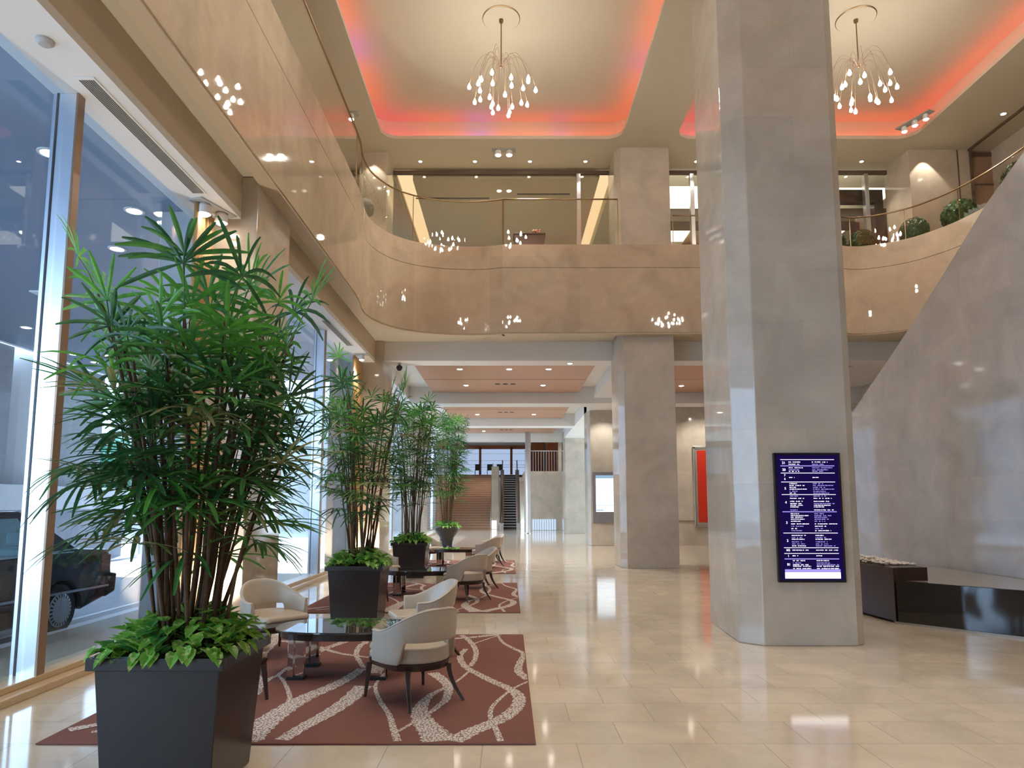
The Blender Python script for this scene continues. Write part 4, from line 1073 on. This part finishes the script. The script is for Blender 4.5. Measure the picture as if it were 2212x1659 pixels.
# car (local: x = length, rear at +x; y = width; right-hand rear wheel near us)
car=thing('black_sedan','black sedan parked outside the window, its rear at the right','car',(-7.1,9.75,-.1),radians(90)-radians(4)); car.scale=(1.06,1.06,1.12)
def carpt(): pass
Wd=.84
def wheel_arch(cx,r,n=10): return [(cx+r*cos(pi-pi*i/n)*1.0,.30+r*sin(pi-pi*i/n)) for i in range(n+1)]
# side profile of lower body, x from -3.75 (front) to .98 (rear); rear axle at x=0
low=[(-3.62,.32),(-3.2,.22)]+wheel_arch(-2.75,.36)[0:]+[(-2.3,.2),(-.42,.2)]+wheel_arch(0,.36)+[(.45,.26),(.93,.38),(1.02,.62),(1.0,.93),(.96,1.0),(.35,1.04),(-.3,1.0),(-2.2,.98),(-3.3,.88),(-3.68,.74),(-3.72,.5)]
def car_prism(poly,half,name,mat,inset_top=.06,parent=car,bev=.03):
    m=MB(); n=len(poly)
    def hw(z): return half-(.05*max(0,(z-.75)/.3))-(.04*max(0,(.4-z)/.2))
    vs=[(x,-hw(z),z) for x,z in poly]+[(x,hw(z),z) for x,z in poly]
    m.add(vs,[tuple(range(n)),tuple(range(n,2*n))[::-1]]+[(i,n+i,n+(i+1)%n,(i+1)%n) for i in range(n)])
    return m.build(name,mat,parent,bevel=bev,bseg=3)
car_prism(low,Wd,'body',MT['carpaint'])
car_prism([(.9,.36),(1.1,.42),(1.12,.66),(1.0,.68),(.9,.66)],Wd+.01,'rear_bumper',MT['carpaint'],bev=.02)
# greenhouse frame
belt=[(-2.25,.98),(.33,1.03)]; roof=[(-1.45,1.47),(-.38,1.49)]
yb,yr=.77,.62
def bar(m,p,q,w,mi=0):
    m.tube([p,q],w,4,mi)
m=MB()
m.add([(-1.5,-yr,1.46),(-.42,-yr,1.48),(-.42,yr,1.48),(-1.5,yr,1.46),(-1.45,-yr+.05,1.52),(-.5,-yr+.05,1.53),(-.5,yr-.05,1.53),(-1.45,yr-.05,1.52)],[(0,1,2,3),(4,5,6,7),(0,1,5,4),(1,2,6,5),(2,3,7,6),(3,0,4,7)])
m.build('roof',MT['carpaint'],car,bevel=.02)
for s in(-1,1):
    m=MB()
    # C pillar panel, B pillar, A pillar
    def quad(a,b,c,d,th=.04):
        m.add([(*a[:1],s*a[1],a[2]) for a in (a,b,c,d)]+[(p[0],s*(p[1]-th),p[2]) for p in (a,b,c,d)],[(0,1,2,3),(4,5,6,7),(0,1,5,4),(1,2,6,5),(2,3,7,6),(3,0,4,7)])
    quad((-.62+.30,yb,1.02),(.34,yb-.02,1.05),(-.38,yr,1.49),(-.55,yr,1.48))
    quad((-1.12,yb,1.0),(-1.0,yb,1.0),(-1.0,yr+.01,1.48),(-1.08,yr+.01,1.48))
    quad((-2.25,yb,.98),(-2.13,yb,.98),(-1.38,yr,1.48),(-1.48,yr,1.47))
    quad((-1.5,yr+.01,1.43),(-.4,yr+.01,1.45),(-.4,yr-.01,1.5),(-1.5,yr-.01,1.48))
    m.build('window_pillars',MT['carpaint'],car,bevel=.006)
    g=MB()
    g.add([(-1.0,s*(yb-.015),1.0),(-.3,s*(yb-.015),1.02),(-.5,s*(yr+0),1.46),(-1.0,s*(yr+0),1.46)],[(0,1,2,3)])
    g.build('side_window',MT['carglass'],car,recalc=False)
    g=MB()
    g.add([(-2.15,s*(yb-.015),.99),(-1.12,s*(yb-.015),1.0),(-1.08,s*(yr+0),1.46),(-1.4,s*(yr+0),1.46)],[(0,1,2,3)])
    g.build('side_window',MT['carglass'],car,recalc=False)
    MB().box(-3.4,.95,s*Wd-.004 if s>0 else -Wd-.008,s*Wd+.008 if s>0 else -Wd+.004,.50,.53).build('side_moulding',MT['cartrim'],car)
    MB().box(-2.2,.25,min(s*.785,s*.80),max(s*.785,s*.80),1.0,1.015).build('belt_trim',MT['cartrim'],car)
    for hx in(-.42,-1.75):
        MB().box(hx-.11,hx+.09,min(s*(Wd-.03),s*(Wd+.02)),max(s*(Wd-.03),s*(Wd+.02)),.80,.85).build('door_handle',MT['cartrim'],car,bevel=.01)
    for dx in(-.28,-1.06,-2.05):
        MB().box(dx-.004,dx+.004,min(s*(Wd-.06),s*(Wd+.001)),max(s*(Wd-.06),s*(Wd+.001)),.3,.98).build('door_gap',MT['black'],car)
    MB().box(.80,1.008,min(s*.45,s*(Wd-.02)),max(s*.45,s*(Wd-.02)),.70,.93).build('tail_lamp',MT['lamp_red'],car,bevel=.01)
MB().add([(.33,-.72,1.04),(.33,.72,1.04),(-.42,.58,1.47),(-.42,-.58,1.47)],[(0,1,2,3)]).build('rear_window',MT['carglass'],car,recalc=False)
MB().add([(-2.2,-.72,.99),(-2.2,.72,.99),(-1.48,.58,1.46),(-1.48,-.58,1.46)],[(0,1,2,3)]).build('windscreen',MT['carglass'],car,recalc=False)
for x in(-.25,-1.35):
    for yy in(-.38,.38):
        MB().box(x-.1,x+.06,yy-.24,yy+.24,.6,1.08).build('seat',MT['seatgrey'],car,bevel=.05); MB().box(x-.06,x+.04,yy-.12,yy+.12,1.1,1.28).build('headrest',MT['seatgrey'],car,bevel=.04)
for wx in(0,-2.75):
    for s in(-1,1):
        w=bpy.data.objects.new('wheel',None); C.objects.link(w); w.parent=car; w.location=(wx,s*(Wd-.10),.31); w.rotation_euler=(-s*pi/2,0,0)
        w.empty_display_size=.1
        MB().lathe([(.20,-.10),(.29,-.10),(.315,-.07),(.315,.06),(.29,.095),(.20,.095)],40).build('tyre',MT['rubber'],w,smooth=False)
        MB().lathe([(.205,.05),(.205,.10),(.17,.112),(.06,.118),(.001,.12)],40).build('hubcap',MT['hubcap'],w,smooth=False)
        m=MB()
        for k in range(24):
            a=2*pi*k/24; c,s_=cos(a),sin(a); r0,r1=.155,.195
            m.add([(r0*c-.008*s_,r0*s_+.008*c,.1185),(r0*c+.008*s_,r0*s_-.008*c,.1185),(r1*c+.011*s_,r1*s_-.011*c,.1105),(r1*c-.011*s_,r1*s_+.011*c,.1105)],[(0,1,2,3)])
        m.build('hubcap_slots',MT['black'],w,recalc=False)

# ------------------------------------------------------------------ world, sun, view
w=bpy.data.worlds.new('world'); bpy.context.scene.world=w; w.use_nodes=True
bg=w.node_tree.nodes['Background']; bg.inputs[0].default_value=(.60,.79,1,1); bg.inputs[1].default_value=7.5
sun=light('SUN','sun',(0,0,20),9,(1,.95,.88),.01,rot=(radians(50),0,radians(200)))
sun.data.angle=radians(1)
vs=bpy.context.scene.view_settings
vs.view_transform='Standard'; vs.look='None'; vs.gamma=1; vs.use_curve_mapping=False; vs.exposure=0.0
